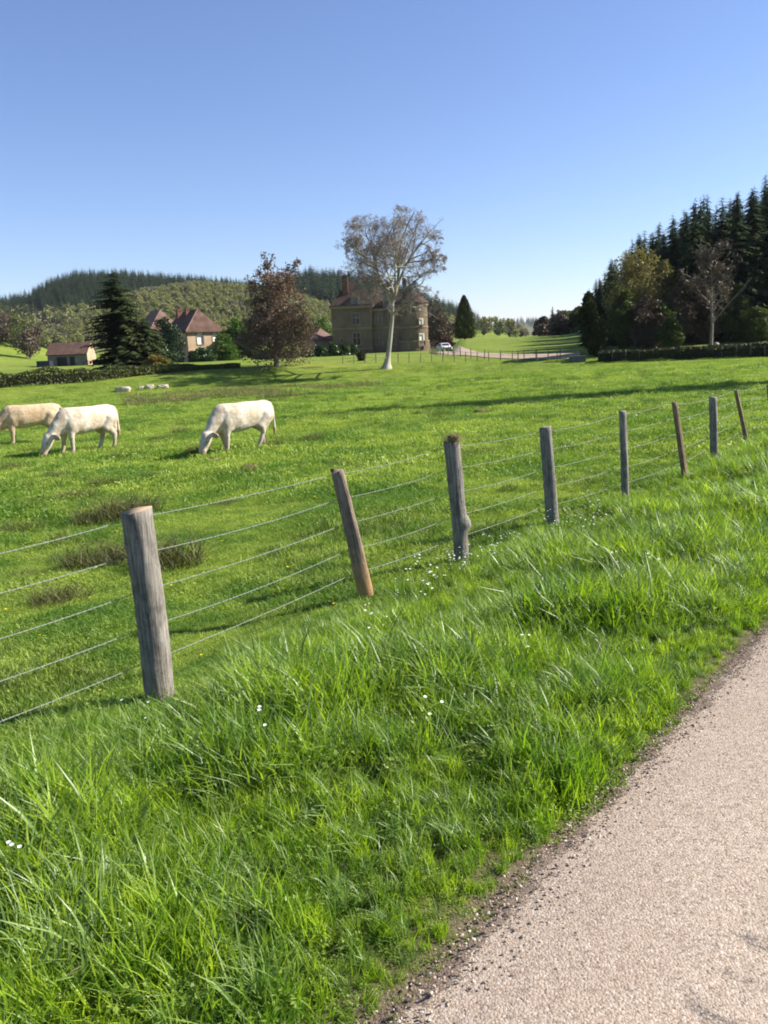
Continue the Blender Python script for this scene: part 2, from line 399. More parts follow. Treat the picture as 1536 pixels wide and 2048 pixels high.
M_GRAVEL = plain('drive_gravel', (.33, .26, .195), .95, .1, .25, 2.0, .02)
dp = [spot(886, 704.5), spot(905, 706), spot(930, 708.0), spot(970, 710.5), spot(1010, 712.5), spot(1060, 713.5), spot(1110, 713.0), spot(1160, 711.5)]
def smooth_path(P, n):
    P = np.asarray(P)[:, :2]; d = np.concatenate([[0], np.cumsum(np.linalg.norm(np.diff(P, axis=0), axis=1))]); t = np.linspace(0, d[-1], n)
    q = np.stack([np.interp(t, d, P[:, 0]), np.interp(t, d, P[:, 1])], 1)
    for _ in range(12): q[1:-1] = .5 * q[1:-1] + .25 * (q[:-2] + q[2:])
    return q
DRIVE = smooth_path(dp, 70)
strip('drive', DRIVE, np.full(70, 2.1), M_GRAVEL, .06, 'pale gravel drive curving towards the chateau', 'drive', .05)

# ================================================================== VEGETATION MATERIALS AND GENERATORS
def bark(name, a, b, scale=6):
    t = NT(name); tc = t.n('ShaderNodeTexCoord').outputs['Object']; mp = t.n('ShaderNodeMapping'); mp.inputs['Scale'].default_value = (1, 1, .25); t.l(tc, mp.inputs[0])
    nz = t.noise(mp.outputs[0], scale, 6, .65); c = t.ramp(nz, [(.35, a), (.62, b)])
    return t.done(t.principled(c, .9, t.bump(nz, .5, .05), .1))
B_PLANE = bark('plane_bark', (.17, .155, .11), (.44, .41, .32), 1.2)
B_TWIG = bark('twig_bark', (.19, .16, .145), (.31, .265, .24), 3)
B_DARK = bark('dark_bark', (.035, .028, .022), (.09, .075, .06))
B_GREY = bark('grey_bark', (.12, .105, .085), (.26, .23, .19))
L_PLANE = leafy('plane_buds', (.24, .19, .15), (.36, .29, .22), .25, tcol=(1, .9, .7, 1), hue_var=.1)
L_COPPER = leafy('copper_leaves', (.10, .070, .048), (.19, .140, .098), .25, tcol=(1.2, .8, .6, 1), hue_var=.1)
L_FIR = leafy('fir_needles', (.020, .032, .012), (.048, .064, .022), .08, .8, .04, hue_var=.25)
L_SPRUCE = leafy('spruce_needles', (.018, .032, .014), (.044, .064, .024), .06, .8, .03, hue_var=.5)
L_THUJA = leafy('thuja_sprays', (.022, .035, .010), (.060, .075, .018), .1, .7, .08, hue_var=.1)
L_YEW = leafy('yew_needles', (.017, .024, .009), (.042, .053, .016), .06, .8, .04, hue_var=.2)
L_IVY = leafy('ivy_leaves', (.018, .036, .012), (.045, .080, .024), .12, .4, hue_var=.1)
L_GREEN = leafy('spring_leaves', (.045, .095, .014), (.105, .175, .024), .35, hue_var=.2)
L_OLIVE = leafy('olive_leaves', (.050, .072, .018), (.10, .125, .032), .3, hue_var=.2)
L_GOLD = leafy('golden_leaves', (.13, .105, .022), (.24, .18, .035), .35, hue_var=.1)
L_LAUREL = leafy('laurel_leaves', (.022, .050, .014), (.060, .105, .022), .15, .35, hue_var=.3)
L_WILLOW = leafy('willow_catkins', (.12, .110, .042), (.25, .205, .075), .3, hue_var=.1)
L_BROWN = leafy('brown_buds', (.070, .052, .035), (.135, .105, .068), .2, tcol=(1, .9, .7, 1), hue_var=.3)
L_GREYTWIG = leafy('grey_twigs', (.072, .056, .038), (.13, .102, .072), .15, tcol=(1, .9, .8, 1), hue_var=.2)
L_HEDGE = leafy('hedge_leaves', (.065, .080, .024), (.13, .145, .046), .2, hue_var=.15)
L_HEDGE_DARK = leafy('dark_hedge_leaves', (.020, .026, .010), (.045, .055, .020), .12, hue_var=.15)
L_RED = leafy('red_leaves', (.055, .022, .018), (.10, .042, .032), .2, tcol=(1.2, .7, .6, 1), hue_var=.1)

def tubes(paths, n):
    """many tapered tubes as arrays; each path (k,3) with radii (k,)"""
    V, Q, o = [], [], 0
    for P, r in paths:
        P = np.asarray(P, float); k = len(P); D = np.gradient(P, axis=0); D /= np.linalg.norm(D, axis=1)[:, None] + 1e-9
        a = np.cross(D, [.31, .62, .72]); a /= np.linalg.norm(a, axis=1)[:, None] + 1e-9; b = np.cross(D, a)
        an = np.arange(n) * 2 * math.pi / n
        ring = P[:, None] + np.asarray(r)[:, None, None] * (a[:, None] * np.cos(an)[None, :, None] + b[:, None] * np.sin(an)[None, :, None])
        V.append(ring.reshape(-1, 3)); i, j = np.meshgrid(np.arange(k - 1), np.arange(n), indexing='ij'); j2 = (j + 1) % n
        Q.append(np.stack([i * n + j, i * n + j2, (i + 1) * n + j2, (i + 1) * n + j], -1).reshape(-1, 4) + o); o += k * n
    return np.vstack(V), np.vstack(Q)
def bend(p, d, L, rnd, wob=.12, up=0.0, k=5):
    """a wobbling limb path from p along d"""
    P = [np.asarray(p, float)]; d = np.asarray(d, float); d /= np.linalg.norm(d)
    for _ in range(k - 1):
        d = d + rnd.normal(0, wob, 3) + np.array([0, 0, up]); d /= np.linalg.norm(d); P.append(P[-1] + d * L / (k - 1))
    return np.array(P), d
def branch_out(limbs, rnd, counts, ratio, spread, ups, min_r, inside=None, from_t=.25, cen=None):
    """grow further levels of branches on a list of limbs (path, r0, r1); returns every level"""
    levels = [limbs]
    for lv, cnt in enumerate(counts):
        new = []
        for P, r0, r1 in levels[-1]:
            L = np.linalg.norm(np.diff(P, axis=0), axis=1).sum(); n = max(2, int(rnd.poisson(cnt)))
            for q in range(n):
                t = from_t + (1 - from_t) * (q + rnd.random()) / n; i = min(int(t * (len(P) - 1)), len(P) - 2); f = t * (len(P) - 1) - i
                p = P[i] * (1 - f) + P[i + 1] * f; d = P[i + 1] - P[i]; d /= np.linalg.norm(d) + 1e-9
                e = rnd.normal(0, 1, 3); e -= d * e.dot(d); e /= np.linalg.norm(e) + 1e-9
                a = spread * (.7 + .6 * rnd.random()); nd = d * math.cos(a) + e * math.sin(a)
                nl = L * ratio * (.6 + .8 * rnd.random()) * (1.15 - .5 * t)
                B, _ = bend(p, nd, nl, rnd, .20, ups[lv], 4 if lv else 5)
                if inside is not None and not inside(B[-1]):
                    iw = cen - p; iw /= np.linalg.norm(iw) + 1e-9; B, _ = bend(p, nd * .8 + iw * .5 + rnd.normal(0, .35, 3), nl * .7, rnd, .2, ups[lv], 4)
                    if not inside(B[-1]) and rnd.random() < .6: continue
                rr = max(min_r, (r0 * (1 - t) + r1 * t) * .55); new.append((B, rr, max(min_r * .6, rr * .4)))
        levels.append(new)
    return levels
def leaf_quads(P, size, rnd, jitter=.5, flat=0.0, tint=None):
    """random little four-cornered leaves at points P"""
    n = len(P); s = size * (1 + jitter * (rnd.random(n) * 2 - 1))
    a = rnd.normal(0, 1, (n, 3)); a[:, 2] *= 1 - flat; a /= np.linalg.norm(a, axis=1)[:, None]
    b = rnd.normal(0, 1, (n, 3)); b[:, 2] *= 1 - flat; b -= a * (a * b).sum(1)[:, None]; b /= np.linalg.norm(b, axis=1)[:, None] + 1e-9
    a *= (s * .62)[:, None]; b *= (s * .38)[:, None]
    V = np.stack([P - a, P + b, P + a, P - b], 1).reshape(-1, 3); Q = np.arange(4 * n).reshape(n, 4)
    if tint is None: tint = rnd.random(n)
    return V, Q, np.repeat(tint, 4)
def crown_points(n, rnd, lobes, shell=.55):
    """points in a union of uneven lobes (x,y,z,rx,ry,rz); most near each lobe's surface"""
    L = np.asarray(lobes, float); vol = L[:, 3] * L[:, 4] * L[:, 5]; pick = rnd.choice(len(L), n, p=vol ** .75 / (vol ** .75).sum())
    d = rnd.normal(0, 1, (n, 3)); d /= np.linalg.norm(d, axis=1)[:, None]; rad = shell + (1.05 - shell) * rnd.random(n) ** .7
    lump = 1 + .22 * np.sin(d[:, 0] * 5 + pick) * np.cos(d[:, 1] * 6 + 2 * pick) + .14 * np.sin(d[:, 2] * 9 + pick * 3)
    return L[pick, :3] + d * (rad * lump)[:, None] * L[pick, 3:6], np.clip(.5 + .25 * np.sin(pick * 12.9) + rnd.normal(0, .22, n), 0, 1)
def lobes_of(h0, h1, w, rnd, n=16, prof=None, size=.42):
    """lobes filling a crown from height h0 to h1 of half-width w; prof(t) is the relative width"""
    prof = prof or (lambda t: math.sin(math.pi * min(1, .15 + .85 * t)) ** .6)
    out = []
    for k in range(n):
        t = (k + rnd.random()) / n; wr = w * prof(t); a = rnd.random() * 6.283; q = wr * (1 - size) * math.sqrt(rnd.random()) * 1.1
        s = max(wr * size, w * .12) * (.8 + .5 * rnd.random()); out.append((q * math.cos(a), q * math.sin(a), h0 + (h1 - h0) * t * .94, s, s, min(s * .9, (h1 - h0) * .25)))
    return out
def trunk_mesh(h, r, rnd, limbs=6, w=2.0, h0=.3, lean=(0, 0)):
    P = np.array([[lean[0] * t * t * h, lean[1] * t * t * h, -.3 + t * (h + .3)] for t in np.linspace(0, 1, 7)]); P[1:, :2] += rnd.normal(0, .02 * h * .3, (6, 2))
    rr = np.array([1.5, 1.05, .9, .75, .55, .35, .15]) * r
    paths = [(P, rr)]
    for k in range(limbs):
        t = h0 + (.9 - h0) * (k + rnd.random()) / limbs; i = min(int(t * 6), 5); f = t * 6 - i; p = P[i] * (1 - f) + P[i + 1] * f
        a = rnd.random() * 6.283; B, _ = bend(p, (math.cos(a), math.sin(a), .5 + .5 * t), w * (1.1 - .6 * t), rnd, .15, .04); paths.append((B, np.linspace(r * .4 * (1.2 - t), r * .08, len(B))))
    return paths
def leafy_tree(name, p, h, w, leaf, bk, label, cat='tree', group=None, n=5000, size=.30, h0=.12, prof=None, lobes=18, seed=1, shell=.45, squash=1.0, trunk_r=None, lean=(0, 0)):
    """tree or bush: trunk with limbs and a crown of many small leaves in uneven lobes"""
    rnd = np.random.default_rng(seed); root = empty(name, p); w *= 1.22
    V, Q = tubes(trunk_mesh(h * .88, trunk_r or max(.04, h * .018), rnd, 7, w * .8, max(.15, h0), lean), 6)
    obj('trunk' if cat == 'tree' else 'stem', tri_mesh('trunk', V, Q, smooth=True), bk, root)
    L = lobes_of(h * h0, h, w, rnd, lobes, prof); Pp, ti = crown_points(n, rnd, L, shell); Pp[:, 1] *= squash
    Pp[:, 0] += lean[0] * Pp[:, 2]; Pp[:, 2] = np.maximum(Pp[:, 2], .05)
    V, Q, tt = leaf_quads(Pp, size, rnd, tint=ti)
    obj('crown' if cat == 'tree' else 'foliage', tri_mesh('crown', V, Q, tt), leaf, root)
    return tag(root, label, cat, group)
def conifer_mesh(h, w, rnd, whorls=34, per=8, droop=.35, h0=.06, fine=1, power=.85):
    """whorls of drooping boughs, each a jagged spray of needles"""
    V, Q, T = [], [], []; o = 0
    for k in range(whorls):
        t = k / (whorls - 1); z = h * (h0 + (1 - h0) * t ** .92); L0 = w * (1 - t) ** power + .03 * w
        for q in range(per if t < .8 else max(4, per - 3)):
            a = rnd.random() * 6.283; L = L0 * (.50 + .65 * rnd.random()); ti = rnd.random(); ca, sa = math.cos(a), math.sin(a)
            m = 3 * fine; side = np.array([-sa, ca, 0]); zz = z + rnd.normal(0, h * .006)
            for s in range(m):
                f0, f1 = s / m, (s + 1.25) / m; r0, r1 = L * f0, L * f1; w0 = L * (.30 * (1 - f0) + .05); dz = lambda f: zz + L * (.12 * f - droop * f * f) + rnd.normal(0, .02 * L)
                c0 = np.array([ca * r0, sa * r0, dz(f0)]); c1 = np.array([ca * r1, sa * r1, dz(f1)])
                l = c0 * .35 + c1 * .65 + side * w0 - np.array([0, 0, w0 * .45]); rr = c0 * .35 + c1 * .65 - side * w0 - np.array([0, 0, w0 * .45])
                V += [c0, l, c1, rr]; Q.append((o, o + 1, o + 2, o + 3)); T += [ti] * 4; o += 4
    return np.array(V), np.array(Q), np.array(T)
def conifer(name, p, h, w, leaf, label, seed=1, group=None, shared=None, rz=0, **kw):
    root = empty(name, p, rz)
    if shared is None:
        rnd = np.random.default_rng(seed); V, Q, T = conifer_mesh(h, w, rnd, **kw); cm = tri_mesh('crown', V, Q, T); cm.materials.append(leaf)
        V, Q = tubes([(np.array([[0, 0, -.4], [0, 0, h * .3], [0, 0, h * .92]]), np.array([h * .018, h * .013, h * .003]))], 7); tm = tri_mesh('trunk', V, Q, smooth=True); tm.materials.append(B_DARK)
    else: tm, cm = shared
    obj('trunk', tm, B_DARK, root); obj('crown', cm, leaf, root)
    return tag(root, label, 'tree', group)

# ------------------------------------------------------------------ the great bare plane tree
def plane_tree():
    base = spot(774, 737); D = math.hypot(base[0], base[1]); s = px_m(D); rnd = np.random.default_rng(5)
    root = empty('plane_tree', base)
    def W(px, py, dep=0): return np.array([(px - 774) * s + .0437 * (737 - py) * s, dep, (737 - py) * s - .0437 * (px - 774) * s])
    def poly(pts, r0, r1):
        P = np.array([W(*q) for q in pts]); d = np.concatenate([[0], np.cumsum(np.linalg.norm(np.diff(P, axis=0), axis=1))]); t = np.linspace(0, d[-1], len(pts) * 3)
        P = np.stack([np.interp(t, d, P[:, k]) for k in range(3)], 1)
        for _ in range(2): P[1:-1] = .5 * P[1:-1] + .25 * (P[:-2] + P[2:])
        return (P, r0, r1)
    trunk = poly([(773, 742), (775, 722), (778, 700), (781, 670), (784, 640), (784, 612)], .62, .40)
    tr = trunk[0]; rr = np.interp(np.linspace(0, 1, len(tr)), [0, .1, .25, 1], [.85, .42, .27, .20])
    limbs = [poly([(784, 612), (790, 596), (795, 570), (796, 545), (791, 520), (790, 495), (784, 468), (788, 440)], .34, .06),
             poly([(784, 614), (776, 600), (769, 578), (758, 562), (752, 540), (744, 515), (738, 490), (722, 468)], .32, .06),
             poly([(781, 600), (777, 585), (765, 572, 1), (752, 566, 2), (735, 556, 3), (712, 545, 4), (695, 540, 5)], .20, .05),
             poly([(796, 575), (806, 548, -1), (820, 525, -2), (838, 505, -2), (850, 486, -2), (868, 470, -2)], .24, .05),
             poly([(793, 600), (800, 590, -2), (812, 593, -3), (822, 585, -3), (836, 584, -4), (850, 588, -4), (862, 600, -4)], .22, .06),
             poly([(785, 632), (800, 622, -2), (812, 618, -3), (826, 624, -4), (840, 632, -4), (852, 634, -5), (866, 644, -5)], .17, .05),
             poly([(788, 596), (782, 570, 3), (775, 545, 5), (772, 515, 6), (768, 485, 7), (760, 455, 7)], .22, .05),
             poly([(795, 560), (800, 540, 3), (808, 510, 5), (812, 480, 6), (815, 455, 6)], .2, .05),
             poly([(752, 545), (735, 530, -2), (715, 520, -3), (700, 505, -4), (688, 490, -4)], .16, .05),
             poly([(838, 505, -2), (852, 512, -3), (866, 525, -3), (876, 545, -3)], .12, .04),
             poly([(769, 580), (772, 590, -3), (760, 600, -4), (748, 603, -5), (735, 612, -5), (720, 625, -5)], .12, .04),
             poly([(790, 590), (788, 570, -4), (786, 540, -6), (792, 505, -7), (800, 470, -7)], .2, .05),
             poly([(776, 720), (766, 712, -1), (755, 716, -2), (742, 722, -2)], .07, .02)]
    c = W(778, 545); 
    def inside(q):
        d = (q - c) / np.array([120 * s, 104 * s, 119 * s]); m = (d ** 2).sum()
        if q[2] < W(778, 640)[2] and abs(q[0] - c[0]) < 30 * s: return False
        return m < 1.0
    lv = branch_out(limbs[:-1], rnd, [12, 8, 7, 5], .45, .85, [.05, -.03, -.14, -.22], .011, inside, cen=c)
    V, Q = tubes([(tr, rr)], 10); obj('trunk', tri_mesh('trunk', V, Q, smooth=True), B_PLANE, root)
    for P, r0, r1 in limbs:
        V, Q = tubes([(P, np.linspace(r0 * .60, .018, len(P)))], 7); obj('limb', tri_mesh('limb', V, Q, smooth=True), B_PLANE, root)
    V, Q = tubes([(P, np.linspace(a, b, len(P))) for P, a, b in lv[1]], 5)
    tag(obj('bough', tri_mesh('bough', V, Q, smooth=True), B_PLANE, root), kind='stuff')
    V, Q = tubes([(P, np.linspace(a * .8, b, len(P))) for P, a, b in lv[2] + lv[3]] + [(P[[0, 2, 3]] + (P[[0, 2, 3]] - P[0]) * .5, np.array([.009, .008, .005])) for P, a, b in lv[4]], 3)
    tag(obj('twigs', tri_mesh('twigs', V, Q), B_TWIG, root), kind='stuff')
    E = np.array([P[3] for P, a, b in lv[4]]); E = E + rnd.normal(0, .10, E.shape)
    E = E[rnd.random(len(E)) < 5000 / len(E)]; V, Q, T = leaf_quads(E, .09, rnd); tag(obj('buds', tri_mesh('buds', V, Q, T), L_PLANE, root), kind='stuff')
    print('plane', D, len(lv[2]), len(lv[3]))
    tag(root, 'tall bare plane tree with pale trunk and wide twiggy crown before the chateau', 'tree')
plane_tree()

# ------------------------------------------------------------------ other trees and shrubs of the park
def by_px(pxb, pyb, pyt, D=None):
    """ground spot of a tree's foot and its height, from the pixels of foot and top"""
    p = spot(pxb, pyb) if D is None else at(pxb, D)
    return p, top_z(pxb, pyt, p) - p[2], px_m(math.hypot(p[0], p[1]))
def copper_tree():
    p, h, s = by_px(553, 733, 527); rnd = np.random.default_rng(8); root = empty('copper_beech', p)
    lb = []
    P = np.array([[.0, 0, -.3], [.05, 0, h * .15], [.15, 0, h * .4], [.5, 0, h * .65], [.9, 0, h * .97]]); lb.append((P, h * .022, h * .004))
    for k in range(22):
        t = .12 + .8 * k / 22; a = k * 2.4 + rnd.random(); q = np.array([np.interp(t * h, P[:, 2], P[:, 0]), 0, t * h])
        L = 82 * s * (1.0 - .55 * max(0, t - .3) / .7) * (.75 + .35 * rnd.random()); B, _ = bend(q, (math.cos(a), math.sin(a), .55 - .1 * t), L, rnd, .12, .03, 6); lb.append((B, h * .008, h * .002))
    lv = branch_out(lb[1:], rnd, [9, 6], .42, .8, [.0, -.05], .012)
    V, Q = tubes([(P, np.array([1.5, 1.0, .8, .5, .12]) * h * .021)], 9); obj('trunk', tri_mesh('trunk', V, Q, smooth=True), B_GREY, root)
    V, Q = tubes([(q, np.linspace(a, b, len(q))) for q, a, b in lb[1:]], 5); obj('limbs', tri_mesh('limbs', V, Q, smooth=True), B_GREY, root)
    V, Q = tubes([(q, np.linspace(a, b, len(q))) for q, a, b in lv[1] + lv[2]], 3); tag(obj('twigs', tri_mesh('twigs', V, Q), B_TWIG, root), kind='stuff')
    E = np.concatenate([np.array([q[k] for q, a, b in lv[2] for k in (1, 2, 3)]), np.array([q[k] for q, a, b in lv[2] for k in (1, 2, 3)]), np.array([q[k] for q, a, b in lv[1] for k in (1, 2, 3)])]); E += rnd.normal(0, .16, E.shape)
    cp, _ = crown_points(12000, rnd, [(x + .7, y, z, a, b, c) for x, y, z, a, b, c in lobes_of(h * .12, h * .96, 80 * s, rnd, 34, lambda t: .95 - .55 * t * t)], .3); E = np.vstack([E, cp])
    V, Q, T = leaf_quads(E, .19, rnd); obj('crown', tri_mesh('crown', V, Q, T), L_COPPER, root)
    print('copper', h, len(E))
    tag(root, 'copper-brown tree with budding crown between the farmhouse and the chateau', 'tree')
copper_tree()

p, h, s = by_px(244, 737, 536)
conifer('cedar_tree', p, h * .97, 66 * s, L_FIR, 'broad dark cedar with layered boughs left of the farmhouse', 3, whorls=34, per=11, droop=.20, h0=.03, fine=4, power=.42)
p, h, s = by_px(290, 735, 640)
conifer('cedar_tree', p + np.array([0, 1.5, 0]), h * 1.05, 56 * s, L_FIR, 'lower dark evergreen leaning against the right side of the broad cedar', 4, whorls=32, per=12, droop=.3, h0=.04, fine=3, power=.6)
p, h, s = by_px(338, 730, 632, 168)
leafy_tree('ivy_clad_tree', p, h, 27 * s, L_IVY, B_DARK, 'round-topped ivy-clad tree in front of the farmhouse corner', n=7000, size=.30, h0=.02, seed=21, prof=lambda t: .95 if t < .75 else .95 * math.sqrt(max(.05, 1 - ((t - .75) / .27) ** 2)))
p, h, s = by_px(312, 738, 712)
leafy_tree('golden_shrub', p, h, 36 * s, L_GOLD, B_DARK, 'low golden shrub at the foot of the cedar', 'shrub', n=3500, size=.2, h0=.05, seed=22, lobes=12, squash=.6, prof=lambda t: 1 - .6 * t)
for k, (px, pyt, wpx, D, mt, lab) in enumerate([
        (443, 668, 26, 165, L_GREEN, 'bright green leafy shrub at the right end of the farmhouse'),
        (405, 697, 26, 163, L_LAUREL, 'dark rounded shrub in front of the farmhouse wall'),
        (385, 703, 15, 167, L_RED, 'small reddish shrub against the lit farmhouse wall')]):
    p, h, s = by_px(px, 0, pyt, D)
    leafy_tree('garden_shrub', p, h, wpx * s, mt, B_DARK, lab, 'shrub', n=5000, size=.26, h0=.03, seed=30 + k, prof=lambda t: math.sqrt(max(.1, 1 - t * t * .9)))
for k, (px, pyt, wpx, D, mt, lab) in enumerate([
        (478, 628, 26, 172, L_GREEN, 'green leafy tree behind the bright shrub, left of the copper tree'),
        (505, 640, 22, 168, L_OLIVE, 'olive-green tree half behind the copper tree'),
        (463, 655, 20, 180, L_OLIVE, 'small olive tree just right of the farmhouse roof'),
        (648, 628, 24, 222, L_GREEN, 'light green tree behind the left end of the chateau'),
        (620, 640, 24, 230, L_OLIVE, 'olive tree behind the small pink roof'),
        (865, 592, 30, 222, L_BROWN, 'tall brown budding tree right behind the round tower'),
        (893, 622, 26, 226, L_BROWN, 'lower brown budding tree between round tower and column conifer'),
        (840, 570, 24, 228, L_BROWN, 'brown budding treetop rising behind the chateau roof')]):
    p, h, s = by_px(px, 0, pyt, D)
    leafy_tree('park_tree', p, h, wpx * s, mt, B_GREY, lab, n=6000, size=.34, h0=.06, seed=40 + k, lobes=22)
for k, (px, pyt, wpx, D) in enumerate([(640, 690, 14, 157), (663, 684, 15, 158), (687, 686, 15, 159), (705, 688, 12, 161), (612, 696, 16, 156), (585, 700, 16, 155), (556, 702, 16, 155), (528, 700, 16, 156)]):
    p, h, s = by_px(px, 0, pyt, D)
    leafy_tree('laurel_bush', p, h, wpx * s, L_LAUREL, B_DARK, ['dark laurel bush just clear of the copper tree, right of it', 'second dark laurel bush from the copper tree', 'third dark laurel bush from the copper tree', 'laurel bush nearest the chateau, beside the small square bush', 'laurel bush under the right edge of the copper tree crown', 'laurel bush behind the right side of the copper trunk', 'laurel bush directly behind the copper trunk', 'laurel bush under the left edge of the copper tree crown'][k], 'shrub', 'laurel bushes before the chateau', n=3500, size=.22, h0=.02, seed=60 + k, prof=lambda t: math.sqrt(max(.15, 1 - t * t * .85)))
p, h, s = by_px(723, 721, 704)
leafy_tree('clipped_bush', p, h, 9 * s, L_HEDGE_DARK, B_DARK, 'small square dark clipped bush left of the plane tree', 'shrub', n=2200, size=.13, h0=.05, seed=70, prof=lambda t: 1.0)
p, h, s = by_px(891, 0, 672, 219)
leafy_tree('red_shrub', p, h, 22 * s, L_RED, B_DARK, 'wide dark red shrub behind the white car', 'shrub', n=3500, size=.25, h0=.03, seed=71, squash=.5, prof=lambda t: math.sqrt(max(.1, 1 - t * t)))
# column conifer: dense upright sprays
def column_conifer():
    p, h, s = by_px(930, 0, 593, 192); w = 20 * s; rnd = np.random.default_rng(77); root = empty('column_conifer', p)
    n = 9000; t = rnd.random(n) ** 1.25; prof = np.interp(t, [0, .06, .25, .5, .8, .95, 1], [.75, .95, 1.0, .82, .45, .17, .02])
    a = rnd.random(n) * 6.283; lump = 1 + .16 * np.sin(a * 5 + t * 23) + .10 * np.sin(a * 11 - t * 41); q = w * prof * lump * (.72 + .3 * rnd.random(n))
    P = np.stack([q * np.cos(a), q * np.sin(a), .1 + t * h], 1)
    L = .26 * (1 + .5 * rnd.random(n)); out = np.stack([np.cos(a) * .45, np.sin(a) * .45, np.ones(n) * .9], 1); sd = np.stack([-np.sin(a), np.cos(a), np.zeros(n)], 1) + rnd.normal(0, .3, (n, 3))
    V = np.stack([P, P + out * (L * .5)[:, None] + sd * (L * .3)[:, None], P + out * L[:, None], P + out * (L * .5)[:, None] - sd * (L * .3)[:, None]], 1).reshape(-1, 3)
    obj('crown', tri_mesh('crown', V, np.arange(4 * n).reshape(n, 4), np.repeat(np.clip(.5 + .3 * np.sin(a * 5 + t * 23) + rnd.normal(0, .2, n), 0, 1), 4)), L_THUJA, root)
    V, Q = tubes([(np.array([[0, 0, -.3], [0, 0, h * .5], [0, 0, h * .93]]), np.array([.28, .2, .04]))], 7); obj('trunk', tri_mesh('trunk', V, Q), B_DARK, root)
    tag(root, 'dark column-shaped conifer beside the drive, right of the chateau', 'tree')
column_conifer()

# ------------------------------------------------------------------ the wood on the right
D_R = 128
p, h, s = by_px(1180, 0, 578, 97)
leafy_tree('yew_tree', p, h, 26 * s, L_YEW, B_DARK, 'dark dense yew at the left end of the right-hand wood', n=12000, size=.24, h0=.01, seed=80, lobes=26, prof=lambda t: .35 + .65 * (1 - t) ** .5 if t > .25 else .95)
p, h, s = by_px(1203, 0, 628, 95)
leafy_tree('yew_tree', p, h, 15 * s, L_YEW, B_DARK, 'smaller dark yew just right of the tall yew', n=5000, size=.22, h0=.01, seed=81, lobes=16, prof=lambda t: .95 - .6 * t)
for k, (px, pyt, wpx, D, mt, h0, lab) in enumerate([
        (1275, 487, 58, 107, L_WILLOW, .22, 'tall yellow-tinged budding tree in front of the dark spruces'),
        (1325, 512, 44, 110, L_WILLOW, .30, 'olive-yellow tree just right of the tall yellow-tinged one'),
        (1240, 560, 26, 103, L_OLIVE, .05, 'olive dark tree between the yews and the yellow-tinged tree'),
        (1295, 585, 32, 102, L_BROWN, .04, 'brownish lower tree beneath the yellow-tinged crown'),
        (1362, 530, 24, 105, L_GREYTWIG, .05, 'grey twiggy tree left of the pale-trunked bare tree'),
        (1400, 575, 28, 106, L_BROWN, .03, 'brown twiggy tree close behind the pale-trunked bare tree'),
        (1465, 560, 32, 108, L_OLIVE, .02, 'broad olive tree right of the pale-trunked bare tree'),
        (1515, 610, 30, 106, L_OLIVE, .02, 'low olive tree at the right edge behind the clipped hedge'),
        (1320, 600, 26, 103, L_OLIVE, .02, 'olive tree under the right side of the yellow-tinged crown'),
        (1340, 630, 20, 100, L_OLIVE, .03, 'short olive undergrowth tree behind the right-hand hedge')]):
    p, h, s = by_px(px, 0, pyt, D)
    leafy_tree('woodland_tree', p, h, wpx * s, mt, B_DARK, lab, n=9000, size=.22, h0=h0, seed=90 + k, lobes=24)
def bare_tree():
    p, h, s = by_px(1422, 0, 490, 102); rnd = np.random.default_rng(15); root = empty('bare_tree', p)
    P = np.array([[0, 0, -.3], [.05, 0, h * .2], [-.1, 0, h * .42], [-.2, .1, h * .7], [-.3, 0, h * .98]]); lb = [(P, h * .02, .03)]
    for k in range(16):
        t = .36 + .56 * k / 16; a = k * 2.4 + rnd.random(); q = np.array([np.interp(t * h, P[:, 2], P[:, 0]), 0, t * h])
        B, _ = bend(q, (math.cos(a), math.sin(a), 1.0), 46 * s * (1.15 - .75 * t) * 1.2, rnd, .12, -.05, 6); lb.append((B, h * .007, .02))
    lv = branch_out(lb, rnd, [8, 6], .42, .8, [.0, -.1], .014)
    V, Q = tubes([(P, np.array([1.4, .95, .8, .5, .1]) * h * .015)], 9); obj('trunk', tri_mesh('trunk', V, Q, smooth=True), B_GREY, root)
    V, Q = tubes([(q, np.linspace(a, b, len(q))) for q, a, b in lb[1:]], 5); obj('limbs', tri_mesh('limbs', V, Q, smooth=True), B_GREY, root)
    V, Q = tubes([(q, np.linspace(a, b, len(q))) for q, a, b in lv[1] + lv[2]], 3); tag(obj('twigs', tri_mesh('twigs', V, Q), B_GREY, root), kind='stuff')
    E = np.array([q[k] for q, a, b in lv[2] for k in (1, 2, 3)]); E += rnd.normal(0, .15, E.shape); V, Q, T = leaf_quads(E, .20, rnd); obj('crown', tri_mesh('crown', V, Q, T), L_GREYTWIG, root)
    tag(root, 'bare twiggy tree with a pale mottled trunk behind the right-hand hedge', 'tree')
bare_tree()
